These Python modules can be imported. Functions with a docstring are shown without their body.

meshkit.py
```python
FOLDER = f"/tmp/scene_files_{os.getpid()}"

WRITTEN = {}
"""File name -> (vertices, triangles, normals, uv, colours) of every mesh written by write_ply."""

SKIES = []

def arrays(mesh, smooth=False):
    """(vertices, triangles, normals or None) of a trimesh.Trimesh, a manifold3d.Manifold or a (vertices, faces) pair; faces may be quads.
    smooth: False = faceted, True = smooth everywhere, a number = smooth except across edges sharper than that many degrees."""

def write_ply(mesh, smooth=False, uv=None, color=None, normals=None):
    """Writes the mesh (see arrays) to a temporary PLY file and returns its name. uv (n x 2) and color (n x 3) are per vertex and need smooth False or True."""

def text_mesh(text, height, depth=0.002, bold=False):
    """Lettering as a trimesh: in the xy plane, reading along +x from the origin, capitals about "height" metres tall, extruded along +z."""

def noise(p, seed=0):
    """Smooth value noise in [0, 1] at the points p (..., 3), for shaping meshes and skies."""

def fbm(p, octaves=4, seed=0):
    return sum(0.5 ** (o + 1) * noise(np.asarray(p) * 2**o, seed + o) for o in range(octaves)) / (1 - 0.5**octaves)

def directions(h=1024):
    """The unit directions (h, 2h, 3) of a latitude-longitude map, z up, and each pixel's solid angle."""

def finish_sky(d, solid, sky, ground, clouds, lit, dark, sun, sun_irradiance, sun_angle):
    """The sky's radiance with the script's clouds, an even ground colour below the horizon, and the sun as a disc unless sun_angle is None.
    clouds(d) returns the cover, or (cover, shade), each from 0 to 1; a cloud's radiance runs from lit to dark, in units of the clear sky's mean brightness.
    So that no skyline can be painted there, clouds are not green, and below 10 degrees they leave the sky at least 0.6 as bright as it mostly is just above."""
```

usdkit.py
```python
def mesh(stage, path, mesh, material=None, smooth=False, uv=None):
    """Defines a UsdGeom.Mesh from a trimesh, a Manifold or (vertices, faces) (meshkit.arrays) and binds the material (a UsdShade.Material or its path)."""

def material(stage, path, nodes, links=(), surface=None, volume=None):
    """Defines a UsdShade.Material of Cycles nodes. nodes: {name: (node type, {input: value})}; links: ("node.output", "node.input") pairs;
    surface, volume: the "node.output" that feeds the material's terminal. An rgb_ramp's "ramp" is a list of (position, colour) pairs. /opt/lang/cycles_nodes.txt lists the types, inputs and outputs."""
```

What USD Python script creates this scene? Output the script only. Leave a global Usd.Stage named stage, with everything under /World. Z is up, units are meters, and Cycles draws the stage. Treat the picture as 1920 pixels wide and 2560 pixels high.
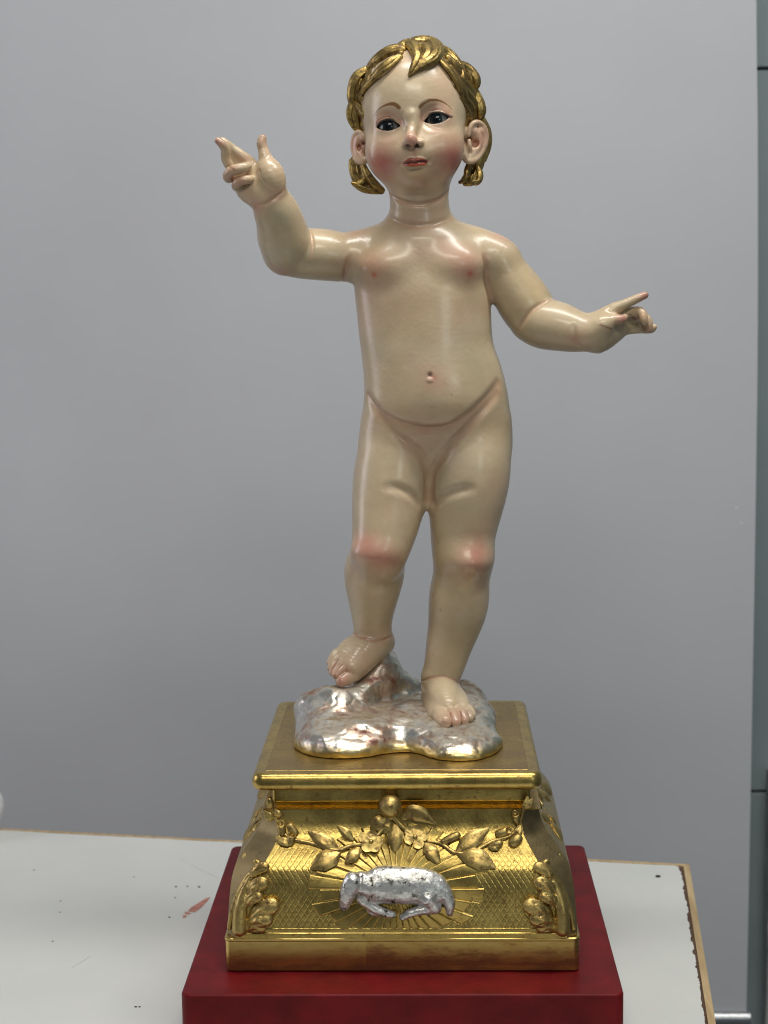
import math, random
from concurrent.futures import ThreadPoolExecutor
import numpy as np, trimesh, usdkit, meshkit
from scipy.interpolate import CubicSpline, PchipInterpolator
from scipy.ndimage import gaussian_filter1d
from shapely.geometry import Polygon
from pxr import Usd, UsdGeom, UsdLux, UsdShade, Sdf, Gf, Vt

stage = Usd.Stage.CreateInMemory()
UsdGeom.SetStageUpAxis(stage, 'Z'); UsdGeom.SetStageMetersPerUnit(stage, 1.0)
UsdGeom.Xform.Define(stage, '/World'); UsdGeom.Scope.Define(stage, '/World/Looks')
rng = np.random.default_rng(7)

# ------------------------------------------------------------------ camera
CAM = np.array([0.02838, -1.38885, 0.36971]); YAW, PITCH, ROLL, FPX = -0.02763, 0.13289, -0.01164, 4372.5
_f = np.array([math.sin(YAW)*math.cos(PITCH), math.cos(YAW)*math.cos(PITCH), -math.sin(PITCH)])
_r0 = np.array([math.cos(YAW), -math.sin(YAW), 0.0]); _u0 = np.cross(_r0, _f)
_r = _r0*math.cos(ROLL)+_u0*math.sin(ROLL); _u = _u0*math.cos(ROLL)-_r0*math.sin(ROLL)
cam = UsdGeom.Camera.Define(stage, '/World/camera')
_m = Gf.Matrix4d(*[float(x) for x in (*_r, 0, *_u, 0, *(-_f), 0, *CAM, 1)])
cam.AddTransformOp().Set(_m)
cam.CreateHorizontalApertureAttr(24.0); cam.CreateVerticalApertureAttr(32.0); cam.CreateFocalLengthAttr(24.0*FPX/1920)
cam.CreateClippingRangeAttr((0.05, 100.0)); cam.CreateFStopAttr(9.0); cam.CreateFocusDistanceAttr(1.34)
cam.CreateExposureAttr(0.1)

# ------------------------------------------------------------------ light: the dim even room, ceiling lamps, a window at the left, one far right
def usdmat(name, nodes, links=(), surface='p.BSDF', volume=None):
    return usdkit.material(stage, '/World/Looks/'+name, nodes, links, surface, volume)
dome = UsdLux.DomeLight.Define(stage, '/World/room_light')
UsdShade.MaterialBindingAPI.Apply(dome.GetPrim()).Bind(usdmat('room_light', {'b': ('background_shader', {'color': (.78, .89, 1.0), 'strength': 0.105})}, surface='b.background'))
def rect(name, pos, look, w, h, inten, col):
    L = UsdLux.RectLight.Define(stage, '/World/'+name)
    pos, look = np.array(pos, float), np.array(look, float)
    z = pos-look; z /= np.linalg.norm(z)
    x = np.cross([0, 0, 1.0], z)
    x = np.array([1.0, 0, 0]) if np.linalg.norm(x) < 1e-3 else x/np.linalg.norm(x)
    y = np.cross(z, x)
    L.AddTransformOp().Set(Gf.Matrix4d(*[float(v) for v in (*x, 0, *y, 0, *z, 0, *pos, 1)]))
    L.CreateWidthAttr(w); L.CreateHeightAttr(h); L.CreateIntensityAttr(inten); L.CreateColorAttr(Gf.Vec3f(*col))
    return L
rect('ceiling_lamp', (0.30, -0.25, 1.58), (0.30, -0.15, 0), 1.25, 0.20, 22.0, (1.0, .98, .92))
rect('ceiling_lamp_001', (0.05, -1.85, 1.75), (0.05, -1.4, 0), 1.25, 0.30, 15.0, (1.0, .94, .80))
rect('window_light', (-2.1, 0.05, 0.65), (0, 0, 0.25), 0.65, 1.1, 3.6, (.93, .91, 1.0))
rect('window_light_001', (1.15, -2.4, 0.75), (0, 0, 0.2), 0.45, 0.45, 5.0, (.88, 1.0, .97))

# ------------------------------------------------------------------ names, tags
names = {}
def numbered(path):
    n = names.get(path, 0); names[path] = n+1
    return path if n == 0 else f'{path}_{n:03d}'
def tag(prim, label=None, cat=None, group=None, kind=None):
    p = prim.GetPrim() if hasattr(prim, 'GetPrim') else prim
    for k, v in (('label', label), ('category', cat), ('group', group), ('kind', kind)):
        if v: p.SetCustomDataByKey(k, v)
    return prim
def obj(name, mesh, mat, parent=None, smooth=40, label=None, cat=None, group=None, kind=None, paint=None, at=None):
    base = '/World' if parent is None else str(parent.GetPath())
    m = usdkit.mesh(stage, numbered(base+'/'+name), mesh, mat, smooth=smooth)
    if paint is not None:
        UsdGeom.PrimvarsAPI(m).CreatePrimvar('paint', Sdf.ValueTypeNames.Color3fArray, 'vertex').Set(Vt.Vec3fArray.FromNumpy(np.asarray(paint, np.float32)))
    if at is not None: m.AddTranslateOp().Set(Gf.Vec3d(*map(float, at)))
    return tag(m, label, cat, group, kind)
def thing(name, label, cat, loc=(0, 0, 0), group=None):
    x = UsdGeom.Xform.Define(stage, numbered('/World/'+name)); x.AddTranslateOp().Set(Gf.Vec3d(*map(float, loc)))
    return tag(x, label, cat, group)

# ------------------------------------------------------------------ geometry helpers
S = 0.000318                       # metres to one unit of the carver's drawing
Y0 = 0.022                         # the statue's own plane
def ray(px, py):
    d = _f*FPX + _r*(px-960) - _u*(py-1280)
    return d/np.linalg.norm(d)
def P(px, py, w=0.0, y=None):      # a point of the drawing, w units in front of the statue's plane
    y = Y0-w*S if y is None else y
    d = ray(px, py)
    return CAM + d*((y-CAM[1])/d[1])
def PZ(px, py, z):                 # a point of the drawing on the level z
    d = ray(px, py)
    return CAM + d*((z-CAM[2])/d[2])
def rad(r, w=0.0): return r*(Y0-w*S-CAM[1])/FPX*1.008

def catmull(pts, n):
    pts = np.asarray(pts, float)
    if len(pts) == 2:
        t = np.linspace(0, 1, max(2, n//3)); return pts[0]+(pts[1]-pts[0])*t[:, None]
    s = np.r_[0, np.cumsum(np.maximum(np.linalg.norm(np.diff(pts[:, :3], axis=0), axis=1), 1e-9)**.6)]
    return CubicSpline(s, pts, bc_type='natural')(np.linspace(0, s[-1], n))

class Field:
    """A solid as smooth unions, cuts and grooves, meshed where its surface lies."""
    def __init__(s): s.ops = []
    def op(s, f, lo, hi, k, mode): s.ops.append((f, np.asarray(lo, float), np.asarray(hi, float), k, mode)); return s
    def tube(s, pts, radii, k=.004, mode='u', n=None, M=None):
        pts = np.asarray(pts, float); radii = np.broadcast_to(np.asarray(radii, float), len(pts))
        q = catmull(np.c_[pts, radii], n or max(4, 4*(len(pts)-1)+1))
        c, r = q[:, :3], np.maximum(q[:, 3], 1e-5)
        big = r.max() * (1 if M is None else 1/np.linalg.svd(M)[1].min())
        lo, hi = c.min(0)-big, c.max(0)+big
        if M is not None: c = c@M.T
        A, B = c[:-1], c[1:]; BA = B-A; L = np.maximum((BA**2).sum(1), 1e-14)
        o = c.mean(0); A0 = A-o; AB = (A0*BA).sum(1); AA = (A0**2).sum(1)
        def f(p):
            if M is not None: p = p@M.T
            q = (p-o).reshape(-1, 3); pp = (q**2).sum(1); d = None
            PA = q@A0.T; PB = q@BA.T
            for i in range(len(A)):
                t = PB[:, i]-AB[i]; h = np.clip(t/L[i], 0, 1)
                e = np.sqrt(np.maximum(pp-2*PA[:, i]+AA[i]+h*(h*L[i]-2*t), 0))-(r[i]+h*(r[i+1]-r[i]))
                d = e if d is None else np.minimum(d, e)
            return d.reshape(p.shape[:-1])
        return s.op(f, lo, hi, k, mode)
    def ell(s, c, r, R=None, k=.004, mode='u'):
        c = np.asarray(c, float); r = np.broadcast_to(np.asarray(r, float), 3); R = np.eye(3) if R is None else R
        ext = np.sqrt(((R*r)**2).sum(1))
        def f(p):
            q = (p-c)@R
            k0 = np.sqrt(((q/r)**2).sum(-1)); k1 = np.sqrt(((q/r**2)**2).sum(-1))
            return k0*(k0-1)/np.maximum(k1, 1e-9)
        return s.op(f, c-ext, c+ext, k, mode)
    def eval(s, p):
        d = np.full(p.shape[:-1], 1.0)
        for f, lo, hi, k, mode in s.ops: d = s.mix(d, f(p), k, mode)
        return d
    @staticmethod
    def mix(d, e, k, mode):
        if mode == 'u':
            h = np.maximum(k-np.abs(d-e), 0)/max(k, 1e-9); return np.minimum(d, e)-h*h*k*.25
        if mode == 's':
            h = np.maximum(k-np.abs(d+e), 0)/max(k, 1e-9); return np.maximum(d, -e)+h*h*k*.25
        if mode == 'i':
            h = np.maximum(k-np.abs(d-e), 0)/max(k, 1e-9); return np.maximum(d, e)+h*h*k*.25
        if mode == 'd': return d+e            # a displacement
    def hit(s, px, py, tmax=1.75, t0=1.05):
        d = ray(px, py); t = np.linspace(t0, tmax, 700); v = s.eval(CAM+d*t[:, None])
        i = np.argmax(v < 0)
        if v[i] >= 0: i = int(np.argmin(v)); return CAM+d*t[i]
        if i == 0: return CAM+d*t[0]
        return CAM+d*(t[i-1]+(t[i]-t[i-1])*v[i-1]/(v[i-1]-v[i]))
    def mesh(s, h, B=8, smooth=1):
        lo = np.min([o[1] for o in s.ops if o[4] == 'u'], 0)-3*h; hi = np.max([o[2] for o in s.ops if o[4] == 'u'], 0)+3*h
        nb = np.ceil((hi-lo)/(B*h)).astype(int)
        bi = np.stack(np.meshgrid(*[np.arange(n) for n in nb], indexing='ij'), -1).reshape(-1, 3)
        cen = lo+(bi+.5)*B*h; half = B*h/2; diag = half*1.7321
        LO = np.array([o[1] for o in s.ops]); HI = np.array([o[2] for o in s.ops]); KK = np.array([o[3] for o in s.ops]); reach = []
        for i in range(len(s.ops)):             # an operation is felt as far as it can still blend into a later one
            m = ((LO[i:] < HI[i]+KK[i:, None]) & (HI[i:] > LO[i]-KK[i:, None])).all(1); reach.append(KK[i:][m].max())
        def run(cen, pts, ext):
            if len(cen) > 4000:
                cut = np.linspace(0, len(cen), 9).astype(int)
                with ThreadPoolExecutor(4) as ex:
                    return np.concatenate(list(ex.map(lambda i: run1(cen[cut[i]:cut[i+1]], pts[cut[i]:cut[i+1]], ext), range(8))))
            return run1(cen, pts, ext)
        def run1(cen, pts, ext):
            d = np.full(pts.shape[:-1], 1.0)
            for (f, l, u, k, mode), rc in zip(s.ops, reach):
                g = 1.4*rc+ext+2*h if mode != 'd' else ext+2*h
                i = np.nonzero(((cen > l-half-g) & (cen < u+half+g)).all(1))[0]
                for a in range(0, len(i), 1500):
                    j = i[a:a+1500]; d[j] = s.mix(d[j], f(pts[j]), k, mode)
            return d
        d0 = run(cen, cen[:, None, :], diag*1.1)[:, 0]
        keep = np.abs(d0) < diag*1.5
        bi, cen = bi[keep], cen[keep]
        g = np.stack(np.meshgrid(*[np.arange(B+1)]*3, indexing='ij'), -1)
        pts = (lo+(bi*B*h)[:, None, :]+(g.reshape(-1, 3)*h)[None])
        D = run(cen, pts, 0.0).reshape(-1, B+1, B+1, B+1)
        ins = D < 0
        cnt = sum(ins[:, i:B+i, j:B+j, k:B+k].astype(np.int8) for i in (0, 1) for j in (0, 1) for k in (0, 1))
        cell = np.argwhere((cnt > 0) & (cnt < 8))
        b, loc = cell[:, 0], cell[:, 1:]
        val = np.stack([D[b, loc[:, 0]+i, loc[:, 1]+j, loc[:, 2]+k] for i in (0, 1) for j in (0, 1) for k in (0, 1)], 1)
        cor = np.array([(i, j, k) for i in (0, 1) for j in (0, 1) for k in (0, 1)], float)
        acc = np.zeros((len(b), 3)); num = np.zeros(len(b))
        for a in range(8):
            for c in range(a+1, 8):
                if np.abs(cor[a]-cor[c]).sum() != 1: continue
                x = (val[:, a] < 0) != (val[:, c] < 0)
                t = np.where(x, val[:, a]/np.where(x, val[:, a]-val[:, c], 1), 0)
                acc += x[:, None]*(cor[a]+t[:, None]*(cor[c]-cor[a])); num += x
        gc = bi[b]*B+loc
        V = lo+h*(gc+acc/num[:, None])
        N = nb*B+2
        key = (gc[:, 0]*N[1]+gc[:, 1])*N[2]+gc[:, 2]
        order = np.argsort(key); skey = key[order]
        Q = []
        for ax in range(3):
            sl1 = [slice(0, B)]*3; sl2 = [slice(0, B)]*3; sl2[ax] = slice(1, B+1)
            a, c = ins[(slice(None), *sl1)], ins[(slice(None), *sl2)]
            e = np.argwhere(a != c); flip = a[tuple(e.T)]
            ge = bi[e[:, 0]]*B+e[:, 1:]
            u, v = (ax+1) % 3, (ax+2) % 3
            q = []
            for du, dv in ((0, 0), (-1, 0), (-1, -1), (0, -1)):
                o = ge.copy(); o[:, u] += du; o[:, v] += dv
                kk = (o[:, 0]*N[1]+o[:, 1])*N[2]+o[:, 2]
                pos = np.clip(np.searchsorted(skey, kk), 0, len(skey)-1)
                q.append(np.where(skey[pos] == kk, order[pos], -1))
            q = np.stack(q, 1); q[~flip] = q[~flip][:, ::-1]
            Q.append(q[(q >= 0).all(1)])
        Q = np.vstack(Q)
        F = np.vstack([Q[:, [0, 1, 2]], Q[:, [0, 2, 3]]])
        for _ in range(smooth):               # take the stair-steps off
            for lam in (.5, -.52):
                A = np.zeros_like(V); n = np.zeros(len(V))
                for i in range(4):
                    x, y = Q[:, i], Q[:, (i+1) % 4]
                    for k in range(3):
                        A[:, k] += np.bincount(x, V[y, k], len(V))+np.bincount(y, V[x, k], len(V))
                    n += np.bincount(x, minlength=len(V))+np.bincount(y, minlength=len(V))
                V = V+lam*(A/np.maximum(n, 1)[:, None]-V)
        return V, F
def concat(*ms):
    vs, fs, n = [], [], 0
    for v, f in ms:
        vs.append(v); fs.append(np.asarray(f)+n); n += len(v)
    return np.vstack(vs), np.vstack(fs)
def rounded_box(lo, hi, r=.002, seg=3):
    lo, hi = np.array(lo, float), np.array(hi, float)
    v, f = trimesh.creation.icosphere(subdivisions=seg).vertices, trimesh.creation.icosphere(subdivisions=seg).faces
    v = np.array(v); sg = np.sign(np.where(np.abs(v) < 1e-6, 1, v))
    # a box grown from a sphere: its octants moved to the corners
    c = (lo+hi)/2; e = (hi-lo)/2-r
    return trimesh.convex.convex_hull(np.vstack([c+e*np.array(s)+r*v for s in np.ndindex(2, 2, 2) for s in [np.array(s)*2-1]]))
def mat_frame(right, up, fwd): return np.stack([right, up, fwd], 1)

# ------------------------------------------------------------------ materials
def noisy(scale, detail=4, rough=.55, dist=0.0): return ('noise_texture', {'scale': scale, 'detail': detail, 'roughness': rough, 'distortion': dist})
GEO = {'g': ('geometry', {})}
def pos(*n): return [('g.position', f'{x}.vector') for x in n]
M = {}
M['skin'] = usdmat('painted_flesh', {**GEO, 'a': ('attribute', {'attribute': 'paint'}), 'n': noisy(38, 5), 'r': ('map_range', {'from_min': .3, 'from_max': .7, 'to_min': .86, 'to_max': 1.1}),
    'mul': ('mix_color', {'blend_type': 'multiply', 'fac': .6}), 'n2': noisy(300, 3), 'n3': noisy(60, 3), 'rr': ('map_range', {'from_min': .3, 'from_max': .7, 'to_min': .30, 'to_max': .46}),
    'b': ('bump', {'strength': .16, 'distance': .0012}), 'p': ('principled_bsdf', {'specular_ior_level': .5, 'coat_weight': .5, 'coat_roughness': .20, 'subsurface_weight': .0})},
    pos('n', 'n2', 'n3')+[('a.color', 'mul.a'), ('n.fac', 'r.value'), ('r.result', 'mul.b'), ('mul.result', 'p.base_color'), ('n3.fac', 'rr.value'), ('rr.result', 'p.roughness'), ('n2.fac', 'b.height'), ('b.normal', 'p.normal')])
def gold(name, light, dark, bole, rough=(.22, .42), worn=.62, bump=.25, fine=500):
    return usdmat(name, {**GEO, 'n': noisy(45, 6, .65), 'n2': noisy(240, 4, .6), 'n3': noisy(fine, 3), 'c': ('rgb_ramp', {'ramp': [(.30, dark), (.62, light)]}),
        'w': ('rgb_ramp', {'ramp': [(worn-.05, (0, 0, 0)), (worn+.07, (1, 1, 1))]}), 'wm': ('math', {'math_type': 'multiply', 'value2': .75}), 'mx': ('mix_color', {'b': bole}), 'mt': ('map_range', {'from_min': 0, 'from_max': 1, 'to_min': 1, 'to_max': .45}),
        'rr': ('map_range', {'from_min': .3, 'from_max': .7, 'to_min': rough[0], 'to_max': rough[1]}), 'b': ('bump', {'strength': bump, 'distance': .0006}), 'p': ('principled_bsdf', {})},
        pos('n', 'n2', 'n3')+[('n.fac', 'c.fac'), ('c.color', 'mx.a'), ('n2.fac', 'w.fac'), ('w.color', 'wm.value1'), ('wm.value', 'mx.fac'), ('mx.result', 'p.base_color'), ('wm.value', 'mt.value'), ('mt.result', 'p.metallic'),
         ('n.fac', 'rr.value'), ('rr.result', 'p.roughness'), ('n3.fac', 'b.height'), ('b.normal', 'p.normal')])
M['gold'] = gold('burnished_gold_leaf', (.62, .46, .145), (.44, .30, .085), (.15, .06, .025), (.26, .40), .63)
M['carved_gold'] = gold('carved_gold_leaf', (.62, .46, .17), (.42, .29, .10), (.12, .055, .02), (.34, .5), .58, .3)
M['matte_gold'] = gold('matte_gold_leaf', (.34, .26, .13), (.26, .20, .10), (.12, .07, .04), (.45, .6), .64, .3)
M['hair_gold'] = gold('hair_gold_leaf', (.52, .38, .135), (.29, .185, .065), (.08, .045, .02), (.34, .52), .55, .45)
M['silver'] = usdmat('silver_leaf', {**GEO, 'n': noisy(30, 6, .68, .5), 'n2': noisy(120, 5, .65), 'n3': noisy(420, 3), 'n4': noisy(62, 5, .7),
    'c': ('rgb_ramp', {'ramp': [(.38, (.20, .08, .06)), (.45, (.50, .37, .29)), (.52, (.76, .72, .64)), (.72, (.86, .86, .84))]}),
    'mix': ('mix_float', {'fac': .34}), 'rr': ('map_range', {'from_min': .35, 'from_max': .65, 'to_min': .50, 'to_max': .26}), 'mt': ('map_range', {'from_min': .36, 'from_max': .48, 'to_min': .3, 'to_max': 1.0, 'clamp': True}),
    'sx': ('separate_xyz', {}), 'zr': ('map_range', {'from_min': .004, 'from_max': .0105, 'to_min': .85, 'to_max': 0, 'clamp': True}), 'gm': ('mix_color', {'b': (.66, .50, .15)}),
    'sn': ('separate_xyz', {}), 'up': ('map_range', {'from_min': .80, 'from_max': .98, 'to_min': 0, 'to_max': 1, 'clamp': True}), 'dn': ('map_range', {'from_min': .40, 'from_max': .58, 'to_min': .0, 'to_max': 1, 'clamp': True}), 'du': ('math', {'math_type': 'multiply'}), 'dm': ('mix_color', {'b': (.27, .205, .13)}),  # upward faces browned: dust, plus the dark ceiling's reflection put into the colour
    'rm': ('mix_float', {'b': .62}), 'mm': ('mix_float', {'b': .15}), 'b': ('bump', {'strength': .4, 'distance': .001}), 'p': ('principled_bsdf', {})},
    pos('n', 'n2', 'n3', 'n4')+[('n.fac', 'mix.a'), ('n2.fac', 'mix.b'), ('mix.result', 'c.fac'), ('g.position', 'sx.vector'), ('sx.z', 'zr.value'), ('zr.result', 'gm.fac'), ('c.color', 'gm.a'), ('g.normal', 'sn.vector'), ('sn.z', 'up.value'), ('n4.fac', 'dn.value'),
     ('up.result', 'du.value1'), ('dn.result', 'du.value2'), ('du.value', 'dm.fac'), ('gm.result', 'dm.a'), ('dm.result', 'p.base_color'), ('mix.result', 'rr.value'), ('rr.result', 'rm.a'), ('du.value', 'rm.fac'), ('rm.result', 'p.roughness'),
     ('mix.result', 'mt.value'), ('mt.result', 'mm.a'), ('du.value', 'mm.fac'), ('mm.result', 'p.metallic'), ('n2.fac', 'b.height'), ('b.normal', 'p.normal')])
M['lamb_silver'] = usdmat('lamb_silver_leaf', {**GEO, 'n': noisy(150, 6, .72, .4), 'n3': noisy(300, 4, .6),
    'c': ('rgb_ramp', {'ramp': [(.37, (.05, .04, .03)), (.42, (.52, .51, .49)), (.6, (.84, .84, .83))]}), 'rr': ('map_range', {'from_min': .35, 'from_max': .65, 'to_min': .5, 'to_max': .28}),
    'b': ('bump', {'strength': .45, 'distance': .0012}), 'p': ('principled_bsdf', {'metallic': .82})},
    pos('n', 'n3')+[('n.fac', 'c.fac'), ('c.color', 'p.base_color'), ('n.fac', 'rr.value'), ('rr.result', 'p.roughness'), ('n3.fac', 'b.height'), ('b.normal', 'p.normal')])
def plain(name, col, rough=.5, var=.12, scale=20, bump=.0, bscale=200, bdist=.0005, spec=.5, coat=0.0):
    return usdmat(name, {**GEO, 'n': noisy(scale, 5), 'r': ('map_range', {'from_min': .3, 'from_max': .7, 'to_min': 1-var, 'to_max': 1+var}), 'mul': ('mix_color', {'blend_type': 'multiply', 'fac': 1.0, 'a': col}),
        'n2': noisy(bscale, 3), 'b': ('bump', {'strength': bump, 'distance': bdist}), 'p': ('principled_bsdf', {'roughness': rough, 'specular_ior_level': spec, 'coat_weight': coat, 'coat_roughness': .2})},
        pos('n', 'n2')+[('n.fac', 'r.value'), ('r.result', 'mul.b'), ('mul.result', 'p.base_color')]+([('n2.fac', 'b.height'), ('b.normal', 'p.normal')] if bump else []))
M['red'] = plain('crimson_paint', (.135, .005, .008), .46, .28, 34, .3, 240, .0006, .18)
M['screen'] = plain('screen_fabric', (.55, .562, .602), .85, .04, 3, .06, 900, .0004, .2)
M['laminate'] = usdmat('white_laminate', {**GEO, 'n': noisy(9, 4), 'r': ('rgb_ramp', {'ramp': [(.3, (.66, .68, .66)), (.7, (.72, .73, .71))]}), 'v': ('voronoi_texture', {'scale': 55.0, 'randomness': 1.0}), 'n2': noisy(22, 2),
    'lt': ('rgb_ramp', {'ramp': [(.035, (1, 1, 1)), (.075, (0, 0, 0))]}), 'l2': ('rgb_ramp', {'ramp': [(.68, (0, 0, 0)), (.73, (1, 1, 1))]}), 'm': ('math', {'math_type': 'multiply'}), 'mx': ('mix_color', {'b': (.22, .19, .16)}),
    'p': ('principled_bsdf', {'roughness': .33, 'specular_ior_level': .45})},
    pos('n', 'v', 'n2')+[('n.fac', 'r.fac'), ('v.distance', 'lt.fac'), ('n2.fac', 'l2.fac'), ('lt.color', 'm.value1'), ('l2.color', 'm.value2'), ('m.value', 'mx.fac'), ('r.color', 'mx.a'), ('mx.result', 'p.base_color')])
M['chip'] = plain('chipped_board', (.10, .055, .035), .85, .3, 90)
M['wood'] = usdmat('pale_wood', {**GEO, 'mp': ('mapping', {'scale': (60, 4, 60), 'rotation': (0, 0, .13)}), 'n': noisy(3, 5), 'c': ('rgb_ramp', {'ramp': [(.3, (.40, .27, .13)), (.7, (.60, .45, .25))]}), 'p': ('principled_bsdf', {'roughness': .5})},
    [('g.position', 'mp.vector'), ('mp.vector', 'n.vector'), ('n.fac', 'c.fac'), ('c.color', 'p.base_color')])
M['smear'] = plain('dried_red_paint', (.52, .22, .17), .5, .25, 160)
M['dark'] = plain('dark_mark', (.03, .025, .02), .7)
M['wall'] = plain('wall_panel_paint', (.34, .41, .43), .6, .08, 6)
M['jamb'] = plain('pale_plaster', (.52, .53, .52), .8, .1, 30, .2, 120, .002)
M['metal'] = usdmat('brushed_aluminium', {'p': ('principled_bsdf', {'base_color': (.62, .63, .65), 'metallic': 1.0, 'roughness': .35})})
M['floor'] = plain('floor_vinyl', (.10, .11, .12), .6, .1, 8)
M['ceramic'] = plain('white_glaze', (.74, .75, .75), .3, .03, 10)

# ------------------------------------------------------------------ the setting
floor = obj('floor', trimesh.creation.box(bounds=[(-3, -2.5, -.985), (3, .982, -.965)]), M['floor'], kind='structure')
wall = thing('wall', 'grey green wall of wide panels behind the projection screen', 'wall', (0, 1.0, -.96))
# panels of the wall, with open joints
zj = [-.96, P(1900, 1970, y=1.0)[2], P(1905, 175, y=1.0)[2], 1.9]
for a, b in zip(zj[:-1], zj[1:]):
    for x0, x1 in ((-1.6, -.72), (-.717, .163), (.166, 1.046), (1.049, 1.9)):
        m = rounded_box((x0, -.018, a+.96+.0022), (x1, .01, b+.96-.0022), .0015, 1)
        obj('panel', m, M['wall'], wall, smooth=30)
obj('backing', trimesh.creation.box(bounds=[(-1.6, .011, .001), (1.9, .03, 2.85)]), M['chip'], wall)
# plaster jamb standing proud at the far right
jx = P(1911, 2300, y=.97)[0]
jz = P(1911, 1925, y=.97)[2]
jv = []
for k, z in enumerate(np.linspace(-.96, jz, 40)):
    jv.append((jx+.004*meshkit.noise(np.array([k*.8, 3.1, 1.7]))-.001, z))
poly = Polygon([(x, z) for x, z in jv]+[(jx+.45, jz), (jx+.45, -.96)])
m = trimesh.creation.extrude_polygon(poly, .035, engine='earcut'); v = m.vertices.copy(); m.vertices = np.c_[v[:, 0], .98-v[:, 2], v[:, 1]]; m.invert()
obj('plaster_ledge', m, M['jamb'], None, smooth=30, label='rough edged pale plaster ledge low on the wall right of the screen', cat='ledge')
# projection screen
SY = .75
scr = thing('projection_screen', 'large white roll-up projection screen hanging behind the statue', 'projection screen', (0, SY, 0))
zz = np.linspace(P(1867, 2528, y=SY)[2], 1.45, 60)
edge = PchipInterpolator([-.62, -.55, 0, .22, .5, .70, 1.5], [.4235, .4245, .4252, .4247, .421, .416, .405])(zz)
left = -1.35
nx = 30
front = np.array([[(left+(e-left)*i/nx, -.0006+.0012*math.sin(z*3.1+i*.35), z) for i in range(nx+1)] for e, z in zip(edge, zz)])
back = front+[0, .0007, 0]
def grid_faces(r, c, flip=False):
    i = np.arange(r*c).reshape(r, c)
    q = np.stack([i[:-1, :-1], i[:-1, 1:], i[1:, 1:], i[1:, :-1]], -1).reshape(-1, 4)
    return q[:, ::-1] if flip else q
gf = grid_faces(*front.shape[:2])
tri = lambda q: np.vstack([q[:, [0, 1, 2]], q[:, [0, 2, 3]]])
sv = np.vstack([front.reshape(-1, 3), back.reshape(-1, 3)]); n = front.shape[0]*front.shape[1]
idx = np.arange(n).reshape(front.shape[:2]); rim = np.r_[idx[0, :-1], idx[:-1, -1], idx[-1, :0:-1], idx[:0:-1, 0]]
rq = np.stack([np.roll(rim, -1), rim, rim+n, np.roll(rim, -1)+n], 1)
obj('fabric', (sv, np.vstack([tri(gf), tri(gf[:, ::-1])+n, tri(rq)])), M['screen'], scr, smooth=30)
bz = P(1860, 2545, y=SY)[2]
bar = trimesh.creation.cylinder(radius=.009, height=.4235+1.36, sections=24); bar.apply_transform(trimesh.transformations.rotation_matrix(np.pi/2, [0, 1, 0])); bar.apply_translation([(left+.4235)/2, 0, bz])
obj('bottom_bar', bar, M['metal'], scr)
for pxy in ((1853, 1307), (1841, 1269)):
    q = P(*pxy, y=SY-.0012); b = trimesh.creation.icosphere(2, .0022); b.apply_scale([1, .35, .8]); b.apply_translation(q-[0, SY, 0])
    obj('blemish', b, M['ceramic'], scr)

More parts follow.
